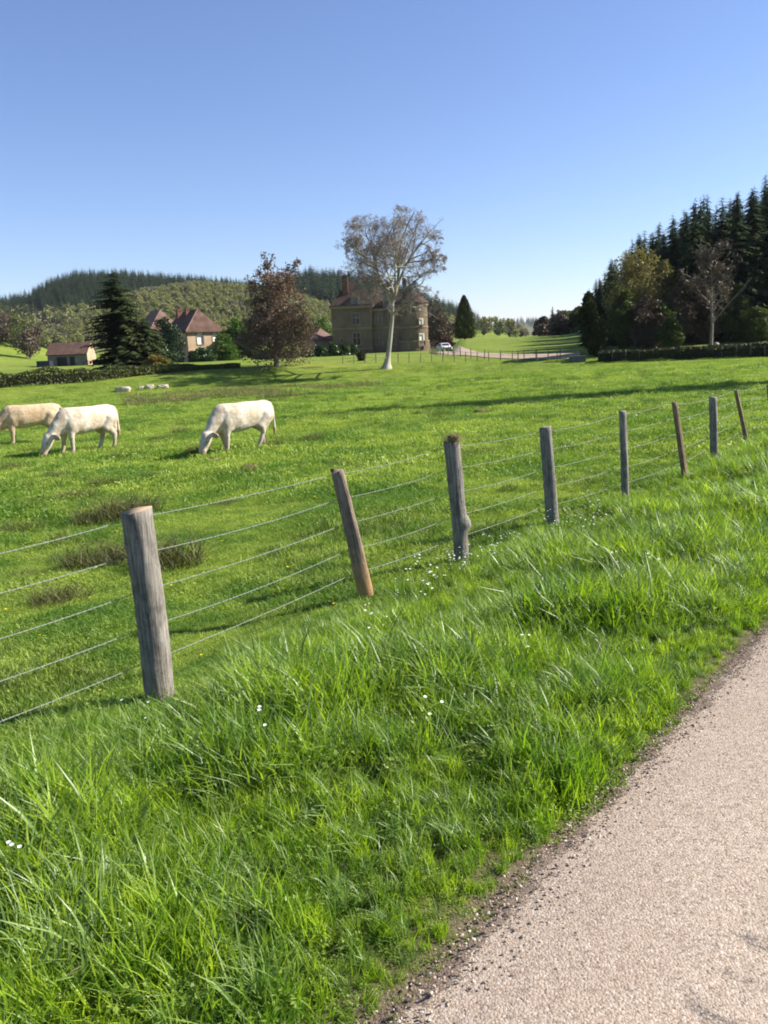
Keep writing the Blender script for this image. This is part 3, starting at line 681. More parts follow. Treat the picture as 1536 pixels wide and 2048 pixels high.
# spruces: each one a tree; six shared shapes of unit height
SPRUCE = []
for k in range(7):
    rnd = np.random.default_rng(200 + k); V, Q, T = conifer_mesh(1.0, [.18, .20, .16, .22, .19, .175, .21][k], rnd, 44, 10, .42, .03, 2, .62)
    cm = tri_mesh('crown', V, Q, T); cm.materials.append(L_SPRUCE)
    V, Q = tubes([(np.array([[0, 0, -.02], [0, 0, .4], [0, 0, .95]]), np.array([.014, .010, .002]))], 6); tm = tri_mesh('trunk', V, Q); tm.materials.append(B_DARK); SPRUCE.append((tm, cm))
SKY_R = [(1120, 625), (1150, 598), (1190, 560), (1215, 528), (1240, 500), (1275, 470), (1310, 455), (1360, 415), (1400, 392), (1450, 385), (1500, 372), (1536, 350), (1720, 280)]
sb = [bear(a, b) for a, b in SKY_R]; st = [tane(a, b) for a, b in SKY_R]
def spruces():
    rnd = np.random.default_rng(31); n = 0
    for D in (113, 119, 125, 132, 140, 148, 157, 167, 178, 190):
        b = bear(1165) + .04 * rnd.random() ; 
        while b < bear(1640):
            x, y = D * math.sin(b), D * math.cos(b); x += rnd.normal(0, 1.2); y += rnd.normal(0, 2.0); z = tz(x, y); r = math.hypot(x, y)
            lim = CAMZ + np.interp(math.atan2(x, y), sb, st) * r * (.90 + .13 * rnd.random()) - z
            h = min(lim, 17 + 9 * rnd.random())
            if h > 6:
                o = conifer('spruce_tree', (x, y, z), h, 0, L_SPRUCE, 'dark spruce standing in the dense forest on the right-hand hillside', group='spruces of the right-hand forest', shared=SPRUCE[n % 7], rz=rnd.random() * 6.28)
                o.scale = (h * (.9 + .35 * rnd.random()), h * (.9 + .35 * rnd.random()), h); n += 1
            b += (3.6 + 2.0 * rnd.random()) / D
    print('spruces', n)
spruces()
# the tall poplar-like spruce beside the lane, out of the picture, whose shadow lies across the pasture
tip = spot(400, 850); Hc = 40.0; hd = Hc / math.tan(R(SUN_ELEV))
xb, yb = tip[0] + hd * math.sin(R(SUN_BEARING)), tip[1] + hd * math.cos(R(SUN_BEARING))
for _ in range(4):
    dz = tz(xb, yb) + Hc - tip[2]; hd = dz / math.tan(R(SUN_ELEV)); xb, yb = tip[0] + hd * math.sin(R(SUN_BEARING)), tip[1] + hd * math.cos(R(SUN_BEARING))
print('shadow tree', xb, yb, 'tip', tip, 'edge', spot(1536, 770))
o = conifer('spruce_tree', (xb, yb, tz(xb, yb)), Hc, 0, L_SPRUCE, 'tall lone spruce beyond the right edge casting the long pasture shadow', shared=SPRUCE[3]); o.scale = (Hc * .62, Hc * .62, Hc)
# wood beyond the right-hand trees, and the few trees out in the valley
rnd = np.random.default_rng(41)
for k in range(26):
    px = 1046 + 130 * rnd.random(); D = 190 + 75 * rnd.random(); p = at(px, D)
    lim = top_z(px, np.interp(px, [1046, 1080, 1105, 1150, 1175], [668, 640, 622, 612, 600]), p) - p[2]; h = min(lim * (.85 + .15 * rnd.random()), 22)
    if h < 5: h = 5
    leafy_tree('valley_wood_tree', p, h, h * .42, [L_OLIVE, L_GREYTWIG, L_YEW][k % 3], B_DARK, 'leafing tree in the shaded wood between column conifer and yew', group='shaded wood at the valley bend', n=2200, size=.5, h0=.0, seed=300 + k, lobes=12)
p = at(1105, 262); o = conifer('spruce_tree', p, 1, 0, L_SPRUCE, 'single spruce tip rising above the shaded valley wood', shared=SPRUCE[4]); hh = top_z(1105, 611, p) - p[2]; o.scale = (hh, hh, hh)
for k, (px, pyt, D, w, lab) in enumerate([(998, 665, 430, 12, 'lone rounded tree on the valley meadow, the left one'), (1019, 673, 400, 6, 'lone slim tree on the valley meadow, the right one'), (968, 678, 420, 8, 'pale bushy tree just right of the column conifer'),
                                          (1042, 660, 470, 10, 'pale bare tree at the valley mouth')]):
    p, h, s = by_px(px, 0, pyt, D); leafy_tree('valley_tree', p, max(4, h), w * s * .8, L_OLIVE if k < 2 else L_BROWN, B_DARK, lab, n=900, size=.45, h0=.28, seed=340 + k, lobes=12)
# brush on the bank at the far left
for k in range(14):
    px = -40 + 130 * rnd.random(); D = 225 + 90 * rnd.random(); p = at(px, D); lim = top_z(px, np.interp(px, [-40, 0, 30, 60, 100], [590, 598, 606, 626, 672]), p) - p[2]; h = max(4, min(13, lim * (.7 + .3 * rnd.random())))
    leafy_tree('bank_tree', p, h, h * .42, [L_BROWN, L_GREYTWIG, L_BROWN, L_OLIVE][k % 4], B_GREY, 'leafless brown tree on the bank at the far left edge', group='bare trees on the left bank', n=1400, size=.45, h0=.08, seed=360 + k, lobes=14, shell=.2)

# ------------------------------------------------------------------ hedges
def hedge(name, pts, height, width, leaf, label, n, size, seed, rough=.18):
    rnd = np.random.default_rng(seed); C = smooth_path(pts, 120); d = np.concatenate([[0], np.cumsum(np.linalg.norm(np.diff(C, axis=0), axis=1))])
    t = rnd.random(n) * d[-1]; c = np.stack([np.interp(t, d, C[:, 0]), np.interp(t, d, C[:, 1])], 1); T = np.stack([np.interp(t, d, np.gradient(C[:, 0], d)), np.interp(t, d, np.gradient(C[:, 1], d))], 1)
    Nn = np.stack([-T[:, 1], T[:, 0]], 1); H = np.interp(t, np.linspace(0, d[-1], len(height)), height) * (1 + rough * 2 * vnoise(t / 1.7, t * 0, seed)); a = (rnd.random(n) * 2 - 1); q = rnd.random(n)
    top = rnd.random(n) < .35; q = np.where(top, .9 + .1 * q, q); a = np.where(top, a, np.sign(a) * (.75 + .3 * rnd.random(n)))
    xy = c + Nn * (a * width * (1 - .25 * q))[:, None]; z = terrain(xy[:, 0], xy[:, 1]) + .03 + q * H
    V, Q, tt = leaf_quads(np.column_stack([xy, z]), size, rnd, tint=np.clip(.5 + 1.2 * vnoise(t / 2.3, q * 2, seed + 1) + rnd.normal(0, .2, n), 0, 1))
    # woody core
    m = MB(); k = range(0, 120, 3); Tn = np.gradient(C, axis=0); Tn /= np.linalg.norm(Tn, axis=1)[:, None]
    rings = []
    for i in k:
        h = np.interp(d[i], np.linspace(0, d[-1], len(height)), height) * .82; z0 = tz(*C[i]) - .15; nn = np.array([-Tn[i, 1], Tn[i, 0]]) * width * .72
        rings.append([(C[i, 0] + nn[0], C[i, 1] + nn[1], z0), (C[i, 0] - nn[0], C[i, 1] - nn[1], z0), (C[i, 0] - nn[0] * .8, C[i, 1] - nn[1] * .8, z0 + h), (C[i, 0] + nn[0] * .8, C[i, 1] + nn[1] * .8, z0 + h)])
    m.loft(rings); root = empty(name, (0, 0, 0)); m.build('stems', B_DARK, root)
    tag(obj('foliage', tri_mesh('foliage', V, Q, tt), leaf, root), kind='stuff'); tag(root, label, 'hedge')
hedge('clipped_hedge', [spot(1196, 723), spot(1260, 720), spot(1340, 717), spot(1440, 714), spot(1536, 711), spot(1640, 706)], [.95, .95, 1.0, 1.1, 1.2, 1.3], .8, L_HEDGE_DARK, 'long dark clipped hedge along the foot of the right-hand wood', 15000, .17, 501, .05)
hedge('field_hedge', [spot(-120, 782), spot(0, 774), spot(90, 768), spot(180, 762), spot(260, 752), spot(330, 745), spot(420, 737), spot(480, 735)], [1.5, 1.4, 1.35, 1.25, .95, .75, .5, .35], .7, L_HEDGE, 'low rough field hedge crossing the pasture below the barn', 13000, .19, 502, .3)

# ------------------------------------------------------------------ far woods: masses nobody could count
def far_woods():
    def decid(k, leaf, n=420):
        rnd = np.random.default_rng(600 + k); L = lobes_of(.12, 1.0, .48, rnd, 9); P, ti = crown_points(n, rnd, L, .55); V, Q, T = leaf_quads(P, .105, rnd, tint=ti); me = tri_mesh('far_crown_%d' % k, V, Q, T); me.materials.append(leaf); return me
    def conif(k):
        rnd = np.random.default_rng(700 + k); V, Q, T = conifer_mesh(1.0, .22, rnd, 15, 8, .4, .02, 1, .75); me = tri_mesh('far_spruce_%d' % k, V, Q, T); me.materials.append(L_SPRUCE); return me
    L_FAR = leafy('far_spring_wood', (.205, .212, .075), (.255, .262, .09), .25, hue_var=.8)
    L_FARG = leafy('far_bare_wood', (.185, .178, .092), (.225, .215, .11), .2, tcol=(1, .95, .8, 1), hue_var=.8)
    cd = proto_collection('far_broadleaf_shapes', [decid(k, L_FAR) for k in range(4)] + [decid(k + 4, L_FARG) for k in range(2)]); cs = proto_collection('far_spruce_shapes', [conif(k) for k in range(4)])
    rnd = np.random.default_rng(51)
    def fill(name, hk, r0, r1, step, lo, hi, coll, h, label, keep):
        P = []; r = r0
        while r < r1:
            b = lo
            while b < hi:
                x, y = r * math.sin(b), r * math.cos(b); P.append((x + rnd.normal(0, step * .3), y + rnd.normal(0, step * .3))); b += step / r * (.75 + .5 * rnd.random())
            r += step * (.9 + .3 * rnd.random())
        P = np.array(P); z = terrain(P[:, 0], P[:, 1], False); th = np.arctan2(P[:, 0], P[:, 1]); rr = np.hypot(P[:, 0], P[:, 1])
        bs, hs, dist, foot, back = HILLS[hk]; H = np.interp(th, bs, hs, left=0, right=0) * sstep(rr, foot, dist)
        ok = (np.abs(z - H) < 1.5 + .04 * H) & (H > 2) & keep(P[:, 0], P[:, 1], z, rr, th, H); P, z = P[ok], z[ok]; n = len(P)
        S = h * (.65 + .6 * rnd.random(n)); rot = np.column_stack([np.zeros(n), np.zeros(n), rnd.random(n) * 6.28]); print(name, n)
        scatter(name, np.column_stack([P, z - .02 * S]), rot, np.column_stack([S * (.9 + .3 * rnd.random(n)), S, S]), coll, label, 'woodland')
    fill('far_spruce_plantation', 0, 720, 1230, 7, bear(-60), bear(640), cs, 17, 'dark spruce plantation crowning the far left hill', lambda x, y, z, r, th, H: H > 38 + 12 * vnoise(x / 90, y / 90, 3))
    fill('hillside_wood', 0, 560, 1000, 10, bear(-80), bear(420), cd, 12, 'bare and budding wood on the lower slope of the far left hill', lambda x, y, z, r, th, H: (H < 44 + 12 * vnoise(x / 90, y / 90, 3)) & (H > 6))
    fill('spring_wood', 1, 400, 800, 6.0, bear(-60), bear(800), cd, 5.2, 'olive-green spring wood covering the rounded hill behind the farm', lambda x, y, z, r, th, H: (H > 7) & (vnoise(x / 60, y / 60, 8) > -.42))
    fill('spruce_ridge', 2, 640, 1040, 6.8, bear(500), bear(1060), cs, 20, 'dark spruce forest on the ridge behind the chateau', lambda x, y, z, r, th, H: (H > 20 + 10 * vnoise(x / 70, y / 70, 4)) | ((th > bear(860)) & (H > 8)))
    fill('ridge_foot_wood', 2, 440, 760, 9, bear(560), bear(1010), cd, 11, 'pale budding wood along the foot of the spruce ridge', lambda x, y, z, r, th, H: (H < 24 + 10 * vnoise(x / 70, y / 70, 4)) & (H > 6))
    fill('valley_scrub', 7, 400, 690, 13, bear(880), bear(1075), cd, 8, 'scattered scrub and small trees on the green valley slope', lambda x, y, z, r, th, H: (vnoise(x / 34, y / 60, 14) > .14) & (H > 2.5))
    fill('far_blue_wood', 3, 2900, 3650, 34, bear(930), bear(1150), cs, 26, 'distant wood on the hazy blue hill at the valley end', lambda x, y, z, r, th, H: H > 25)
far_woods()

# ================================================================== BUILDINGS
def masonry(name, a, b, c, scale=1.0):
    t = NT(name); tc = t.n('ShaderNodeTexCoord').outputs['Object']
    n1 = t.noise(tc, .5 * scale, 6, .65); n2 = t.noise(tc, 5 * scale, 5, .6); col = t.ramp(n1, [(.3, a), (.5, b), (.72, c)]); col = t.mix(t.ramp(n2, [(.35, (.5, .5, .5)), (.6, (0, 0, 0))]), col, t.mix(1.0, col, (.6, .58, .55, 1), 'MULTIPLY'))
    return t.done(t.principled(col, .92, t.bump(n2, .6, .06), .15))
def tiles(name, a, b, c):
    t = NT(name); tc = t.n('ShaderNodeTexCoord').outputs['Object']; w = t.n('ShaderNodeTexWave', bands_direction='Z', i_Scale=3.2, i_Distortion=1.2, i_Detail=3); t.l(tc, w.inputs[0])
    n1 = t.noise(tc, .7, 6, .7); n2 = t.noise(tc, 9, 3, .6); col = t.ramp(n1, [(.32, a), (.5, b), (.7, c)]); col = t.mix(t.ramp(n2, [(.4, (.4, .4, .4)), (.6, (0, 0, 0))]), col, t.mix(1.0, col, (.55, .5, .5, 1), 'MULTIPLY'))
    return t.done(t.principled(col, .9, t.bump(w.outputs['Fac'], .5, .05), .2))
M_STONE = masonry('chateau_stone', (.115, .086, .059), (.175, .13, .088), (.235, .177, .12))
M_TRIM = masonry('dressed_stone', (.20, .155, .105), (.27, .21, .145), (.34, .27, .19))
M_RENDER = masonry('lime_render', (.36, .26, .17), (.45, .33, .22), (.52, .41, .29))
M_BARNWALL = masonry('barn_wall', (.14, .13, .11), (.20, .18, .15), (.26, .235, .195))
M_ROOF = tiles('old_tiles', (.080, .048, .036), (.125, .072, .053), (.17, .115, .094))
M_ROOFP = tiles('pink_tiles', (.16, .095, .075), (.22, .135, .108), (.27, .20, .165))
M_ROOFD = tiles('brown_tiles', (.048, .032, .026), (.072, .046, .036), (.105, .074, .058))
M_BRICK = masonry('chimney_brick', (.11, .055, .040), (.155, .08, .058), (.20, .12, .09), 2)
M_SHUTTER = plain('white_shutter', (.80, .76, .66), .6, .3, .08)
M_GLASS = plain('dark_pane', (.020, .024, .028), .12, .6, .1)
M_DARKWOOD = plain('dark_planks', (.045, .040, .040), .85, .2, .3)
M_SLATE = plain('dark_blue_sheet', (.020, .028, .045), .6, .3, .2)

def wall_face(m, O, X, N, w, h, holes, depth=.3):
    """front skin of a wall with openings and their reveals; O lower left corner, X along, N outward"""
    O, X, N = Vector(O), Vector(X), Vector(N); Z = Vector((0, 0, 1))
    xs = sorted({0, w, *[q for a in holes for q in (a[0], a[1])]}); zs = sorted({0, h, *[q for a in holes for q in (a[2], a[3])]}); P = lambda x, z, d=0: O + X * x + Z * z - N * d
    for i in range(len(xs) - 1):
        for j in range(len(zs) - 1):
            cx, cz = (xs[i] + xs[i + 1]) / 2, (zs[j] + zs[j + 1]) / 2
            if any(a[0] < cx < a[1] and a[2] < cz < a[3] for a in holes): continue
            m.add([P(xs[i], zs[j]), P(xs[i + 1], zs[j]), P(xs[i + 1], zs[j + 1]), P(xs[i], zs[j + 1])], [(0, 1, 2, 3)])
    for x0, x1, z0, z1 in holes:
        m.add([P(x0, z0), P(x0, z0, depth), P(x0, z1, depth), P(x0, z1)], [(0, 1, 2, 3)]); m.add([P(x1, z0), P(x1, z1), P(x1, z1, depth), P(x1, z0, depth)], [(0, 1, 2, 3)])
        m.add([P(x0, z1), P(x0, z1, depth), P(x1, z1, depth), P(x1, z1)], [(0, 1, 2, 3)]); m.add([P(x0, z0), P(x1, z0), P(x1, z0, depth), P(x0, z0, depth)], [(0, 1, 2, 3)])
def window_in(root, O, X, N, hole, cross=True, shutter=False, name='window'):
    """a window filling an opening: pane (or closed shutter), frame bars, stone surround"""
    O, X, N = Vector(O), Vector(X), Vector(N); Z = Vector((0, 0, 1)); x0, x1, z0, z1 = hole
    def slab(m, a0, a1, b0, b1, d0, d1):
        v = [O + X * a + Z * b + N * d for d in (d0, d1) for a, b in ((a0, b0), (a1, b0), (a1, b1), (a0, b1))]; m.add(v, [(0, 3, 2, 1), (4, 5, 6, 7), (0, 1, 5, 4), (1, 2, 6, 5), (2, 3, 7, 6), (3, 0, 4, 7)])
    m = MB(); slab(m, x0, x1, z0, z1, -.28, -.22); win = m.build(name, M_SHUTTER if shutter else M_GLASS, root)
    m = MB(); t = .16
    slab(m, x0 - t, x0 + .02, z0 - t, z1 + t, -.05, .07); slab(m, x1 - .02, x1 + t, z0 - t, z1 + t, -.05, .07); slab(m, x0 + .02, x1 - .02, z1 - .02, z1 + t, -.05, .075); slab(m, x0 + .02, x1 - .02, z0 - t, z0 + .02, -.05, .11)
    m.build('surround', M_TRIM, win)
    if cross:
        m = MB(); cx = (x0 + x1) / 2; cz = z0 + (z1 - z0) * .62; slab(m, cx - .09, cx + .09, z0, z1, -.2, -.04); slab(m, x0, x1, cz - .09, cz + .09, -.2, -.045); m.build('mullion', M_TRIM, win)
    return win
def hip_roof(m, x0, x1, y0, y1, z0, z1, over=.5, hip0=None, hip1=None, th=.18):
    """hipped roof over a rectangle, ridge along y; hip0/hip1 set-back of the ridge ends (None: gable)"""
    x0, x1, y0, y1 = x0 - over, x1 + over, y0 - over, y1 + over; cx = (x0 + x1) / 2; a = y0 + (hip0 or 0); b = y1 - (hip1 or 0)
    v = [(x0, y0, z0), (x1, y0, z0), (x1, y1, z0), (x0, y1, z0), (cx, a, z1), (cx, b, z1), (x0, y0, z0 - th), (x1, y0, z0 - th), (x1, y1, z0 - th), (x0, y1, z0 - th)]
    f = [(1, 2, 5, 4), (3, 0, 4, 5), (0, 1, 4), (2, 3, 5), (6, 9, 8, 7), (0, 6, 7, 1), (1, 7, 8, 2), (2, 8, 9, 3), (3, 9, 6, 0)]; m.add(v, f)
def chimney(root, x, y, z0, z1, w=.9, d=.7):
    m = MB(); m.box((x - w / 2, y - d / 2, z0), (x + w / 2, y + d / 2, z1)); m.box((x - w / 2 - .08, y - d / 2 - .08, z1), (x + w / 2 + .08, y + d / 2 + .08, z1 + .18)); m.box((x - w * .3, y - d * .3, z1 + .18), (x + w * .3, y + d * .3, z1 + .45)); return m.build('chimney', M_BRICK, root)

def chateau():
    c = at(760, 186); s = px_m(186); root = empty('chateau', (c[0], c[1], c[2]), R(-2)); X, N = (1, 0, 0), (0, -1, 0)
    gx = lambda px: (px - 760) * s; zt = lambda px, py: top_z(px, py, c) - c[2]
    # left corner pavilion
    a, b = gx(669), gx(746); hw = zt(700, 618); yf = -1.5; w = b - a
    holes = [(w * .52, w * .52 + 1.5, 1.9, 4.4), (w * .52, w * .52 + 1.5, 6.3, 8.6), (w * .2, w * .2 + .5, 2.2, 3.4)]
    m = MB(); wall_face(m, (a, yf, -.6), X, N, w, hw + .6, [(p, q, r + .6, t + .6) for p, q, r, t in holes]); wall_face(m, (a, yf + 9, -.6), (0, -1, 0), (-1, 0, 0), 9, hw + .6, [(3.8, 5.2, 2.6, 5.0), (3.8, 5.2, 7.0, 9.2)]); wall_face(m, (b, yf, -.6), (0, 1, 0), (1, 0, 0), 9, hw + .6, []); wall_face(m, (b, yf + 9, -.6), (-1, 0, 0), (0, 1, 0), w, hw + .6, [])
    m.build('pavilion_wall', M_STONE, root)
    for hc in holes[:2]: window_in(root, (a, yf, 0), X, N, hc)
    window_in(root, (a, yf, 0), X, N, holes[2], False)
    for q in ((3.8, 5.2, 2.0, 4.4), (3.8, 5.2, 6.4, 8.6)): window_in(root, (a, yf + 9, 0), (0, -1, 0), (-1, 0, 0), q)
    m = MB(); m.box((a - .35, yf - .35, hw), (b + .35, yf + 9.35, hw + .28)); m.box((a - .55, yf - .55, hw + .28), (b + .55, yf + 9.55, hw + .55)); m.build('cornice', M_TRIM, root)
    for zz in (5.3, .9): m = MB(); m.box((a - .1, yf - .12, zz), (b + .1, yf - .003, zz + .28)); m.build('string_course', M_TRIM, root)
    m = MB(); zr = zt(700, 556); hip_roof(m, a, b, yf, yf + 9, hw + .75, zr, .35, 4.4, 4.4); rf = m.build('pavilion_roof', M_ROOFD, root)
    chimney(root, gx(697), yf + 1.9, hw + 1.5, zt(697, 553), 1.2, 1.0)
    # dormer with rounded pediment
    m = MB(); dx = gx(716); m.box((dx - .9, yf - .25, hw + .57), (dx + .9, yf + 2.0, hw + 2.3)); n = 10; m.loft([[(dx - 1.05 * math.cos(math.pi * k / n), y, hw + 2.3 + .75 * math.sin(math.pi * k / n)) for k in range(n + 1)] for y in (yf - .35, yf + 1.6)]); dm = m.build('dormer', M_TRIM, root)
    m = MB(); m.box((dx - .5, yf - .30, hw + .8), (dx + .5, yf - .255, hw + 2.1)); m.build('pane', M_GLASS, dm)
    # main range
    a2, b2 = b + .003, gx(800); w2 = b2 - a2; y2 = 0.0; h2 = zt(775, 621)
    holes = [(.8, 2.1, 1.7, 4.3), (.8, 2.1, 6.0, 8.4), (w2 - 2.3, w2 - 1.0, 1.7, 4.3), (w2 - 2.3, w2 - 1.0, 6.0, 8.4)]
    m = MB(); wall_face(m, (a2, y2, -.6), X, N, w2 + 2.2, h2 + .6, [(p, q, r + .6, t + .6) for p, q, r, t in holes]); wall_face(m, (b2 + 2.2, y2, -.6), (0, 1, 0), (1, 0, 0), 9.5, h2 + .6, []); m.build('range_wall', M_STONE, root)
    for hc in holes: window_in(root, (a2, y2, 0), X, N, hc)
    m = MB(); m.box((a2, y2 - .3, h2), (b2 + 2.4, y2 + 9.7, h2 + .5)); m.build('cornice', M_TRIM, root)
    m = MB(); m.box((a2, y2 - .12, 5.2), (b2, y2 - .003, 5.48)); m.build('string_course', M_TRIM, root)
    m = MB(); z3 = zt(780, 572); x0, x1 = a2 + .4, b2 + 2.2
    m.add([(x0 - 3, y2 - .45, h2 + .5), (x1 + .3, y2 - .45, h2 + .5), (x1 + .3, y2 + 9.9, h2 + .5), (x0 - 3, y2 + 9.9, h2 + .5), (x0 - 3, y2 + 4.7, z3), (x1 - 2.6, y2 + 4.7, z3)], [(0, 1, 5, 4), (2, 3, 4, 5), (1, 2, 5), (3, 0, 4), (0, 3, 2, 1)]); m.build('range_roof', M_ROOFD, root)
    chimney(root, gx(797), y2 + 4.2, z3 - 2.4, zt(797, 566), 1.1, .9); chimney(root, gx(812), y2 + 5.2, z3 - 4.2, zt(812, 556), .95, .9)
    m = MB(); dx = a2 + 3.3; m.box((dx - .7, y2 - .2, h2 + .52), (dx + .7, y2 + 2.2, h2 + 2.2)); m.add([(dx - .9, y2 - .3, h2 + 2.2), (dx + .9, y2 - .3, h2 + 2.2), (dx, y2 - .3, h2 + 3.1), (dx - .9, y2 + 3, h2 + 2.2), (dx + .9, y2 + 3, h2 + 2.2), (dx, y2 + 3, h2 + 3.1)], [(0, 1, 2), (5, 4, 3), (0, 3, 4, 1), (1, 4, 5, 2), (2, 5, 3, 0)]); dm = m.build('dormer', M_TRIM, root)
    m = MB(); m.box((dx - .4, y2 - .24, h2 + .8), (dx + .4, y2 - .203, h2 + 2.0)); m.build('pane', M_GLASS, dm)
    # round tower
    cx, cy, r = gx(826), 1.2, 29 * s; ht = zt(840, 606)
    m = MB(); m.lathe([(r + .55, -.6), (r + .5, .2), (r + .28, 1.5), (r + .22, 1.95), (r, 2.1), (r, ht)], 40, 0, (cx, cy)); m.build('tower_wall', M_STONE, root, smooth=False)
    for zz, e in ((1.95, .30), (zt(840, 656), .12), (ht - .5, .18)): m = MB(); m.lathe([(r - .05, zz), (r + e, zz + .06), (r + e, zz + .32), (r - .05, zz + .38)], 40, 0, (cx, cy)); m.build('string_course', M_TRIM, root)
    m = MB(); m.lathe([(r + .35, ht - .1), (r + .45, ht + .05), (.4, zt(830, 578)), (.05, zt(830, 574))], 40, 0, (cx, cy)); m.build('tower_roof', M_ROOFD, root)
    ang = R(-58); d = Vector((math.cos(ang), math.sin(ang), 0)); xx = Vector((-d.y, d.x, 0)); 
    for z0, z1, sh, wd in ((zt(843, 692), zt(843, 667), True, .75), (zt(840, 649), zt(840, 637), True, .6)):
        O = Vector((cx, cy, 0)) + d * (r + .27) - xx * wd; window_in(root, O, xx, d, (0, 2 * wd, z0, z1), False, sh)
    m = MB(); O = Vector((cx, cy, 0)) + d * (r + .42); m.box((O.x - .2, O.y - .2, .4), (O.x + .2, O.y + .1, 1.1)); m.build('cellar_window', M_GLASS, root)
    tag(root, 'brown stone chateau with steep tiled roofs and a round tower behind the plane tree', 'chateau')
chateau()

def farmhouse():
    c = at(376, 178); s = px_m(178); a = R(42); root = empty('farmhouse', c, a); w, l = 8.3, 10.0; h = top_z(376, 666, c) - c[2]; zr = top_z(393, 616, c) - c[2]
    m = MB(); holes = [(2.2, 3.7, 3.4 + .5, 5.9 + .5), (5.9, 7.2, 3.9 + .5, 5.9 + .5)]
    wall_face(m, (0, 0, -.5), (1, 0, 0), (0, -1, 0), w, h + .5, holes); wall_face(m, (0, l, -.5), (0, -1, 0), (-1, 0, 0), l, h + .5, [(3, 4.2, 2, 4), (6.5, 7.7, 2, 4)]); wall_face(m, (w, 0, -.5), (0, 1, 0), (1, 0, 0), l, h + .5, []); m.build('wall', M_RENDER, root)
    for hc in holes: window_in(root, (0, 0, -.5), (1, 0, 0), (0, -1, 0), hc, False, True)
    for hc in ((3, 4.2, 2, 4), (6.5, 7.7, 2, 4)): window_in(root, (0, l, -.5), (0, -1, 0), (-1, 0, 0), hc, True)
    m = MB(); hip_roof(m, 0, w, 0, l, h + .25, zr, .55, 2.6, 3); m.build('roof', M_ROOF, root)
    m = MB(); A, B = (-.55, -.55, h + .3), (w / 2, 2.05, zr + .04); m.tube([A, B], .16, 6); m.build('hip_tiles', M_ROOFP, root)
    chimney(root, w / 2 - .9, 5.0, zr - 2.0, zr + .1, .8, .7); chimney(root, w / 2 - 1.4, 7.6, zr - 2.2, zr - .1, 1.0, .8)
    m = MB(); m.box((-.10, .02, 0), (-.003, .14, h)); m.build('drainpipe', M_DARKWOOD, root)
    tag(root, 'farmhouse with steep red hipped roof, two chimneys and a sunlit end wall', 'house')
    c = at(318, 192); root = empty('farm_outbuilding', c, R(38)); h = top_z(318, 662, c) - c[2]; zr = top_z(313, 620, c) - c[2]; w, l = 6.5, 8.0
    m = MB(); m.box((-w / 2, -l / 2, -.5), (w / 2, l / 2, h)); m.build('wall', M_RENDER, root); m = MB(); hip_roof(m, -w / 2, w / 2, -l / 2, l / 2, h + .2, zr, .5, 2.2, 2.2); m.build('roof', M_ROOFP, root)
    tag(root, 'faded pink tiled roof half hidden between the cedar and the farmhouse', 'house')
    c = at(640, 196); root = empty('garden_pavilion', c, R(30)); h = top_z(640, 682, c) - c[2]; zr = top_z(638, 656, c) - c[2]; w = 5.4
    m = MB(); m.box((-w / 2, -w / 2, -.5), (w / 2, w / 2, h)); m.build('wall', M_RENDER, root); m = MB(); hip_roof(m, -w / 2, w / 2, -w / 2, w / 2, h + .2, zr, .4, 2.6, 2.6); m.build('roof', M_ROOFP, root)
    tag(root, 'small pink pyramid-roofed pavilion right of the copper tree', 'house')
    # barn
    c = spot(97, 733); D = math.hypot(c[0], c[1]); s = px_m(D); root = empty('barn', c, R(-1)); w = 73 * s; d = 5.6; h = top_z(97, 708, c) - c[2]; zr = top_z(100, 687, c) - c[2]
    m = MB(); holes = [(w * .22, w * .48, .35, 1.9), (w * .55, w * .68, .35, 1.9)]
    wall_face(m, (0, 0, -.4), (1, 0, 0), (0, -1, 0), w, h + .4, [(p, q, r + .0, t + .4) for p, q, r, t in holes], .5); wall_face(m, (w, 0, -.4), (0, 1, 0), (1, 0, 0), d, h + .4, []); wall_face(m, (0, d, -.4), (0, -1, 0), (-1, 0, 0), d, h + .4, [])
    m.add([(w, 0, h), (w, d, h), (w, d * .55, zr)], [(0, 1, 2)]); m.add([(0, d, h), (0, 0, h), (0, d * .55, zr)], [(0, 1, 2)]); m.build('wall', M_BARNWALL, root)  # shade on the front is put into this darker wall colour
    m = MB(); wall_face(m, (w + .004, 0, -.4), (0, 1, 0), (1, 0, 0), d, h + .4, []); m.add([(w + .004, 0, h), (w + .004, d, h), (w + .004, d * .55, zr)], [(0, 1, 2)]); m.build('lit_gable_skin', M_RENDER, root)  # paler skin over the right gable, its sunlight put into the colour
    m = MB(); m.add([(-.25, -.45, h - .25), (w + .12, -.45, h - .25), (w + .12, d * .55, zr + .12), (-.25, d * .55, zr + .12), (-.25, d + .4, h - .25), (w + .12, d + .4, h - .25), (-.25, -.4, h - .4), (w + .12, -.4, h - .4), (w + .12, d * .55, zr - .05), (-.25, d * .55, zr - .05), (-.25, d + .35, h - .4), (w + .12, d + .35, h - .4)],
                 [(0, 1, 2, 3), (3, 2, 5, 4), (6, 9, 8, 7), (9, 10, 11, 8), (0, 6, 7, 1), (4, 5, 11, 10), (1, 7, 8, 2), (2, 8, 11, 5), (0, 3, 9, 6), (3, 4, 10, 9)]); m.build('roof', M_ROOF, root)
    for p, q, r, t in holes: m = MB(); m.box((p, .42, -.05), (q, .5, t)); m.build('door', M_DARKWOOD, root)
    tag(root, 'small barn with red tiled roof and bright right gable at far left', 'barn')
    cc = spot(72, 735); m = MB(); ww = 23 * s; m.box((0, 0, -.2), (ww, 2.2, 1.25)); m.box((-.06, -.06, 1.25), (ww + .06, 2.26, 1.33)); o = m.build('shed', M_SLATE, None, cc + np.array([0, .5, 0])); tag(o, 'low dark flat-roofed shed against the left side of the barn', 'shed')
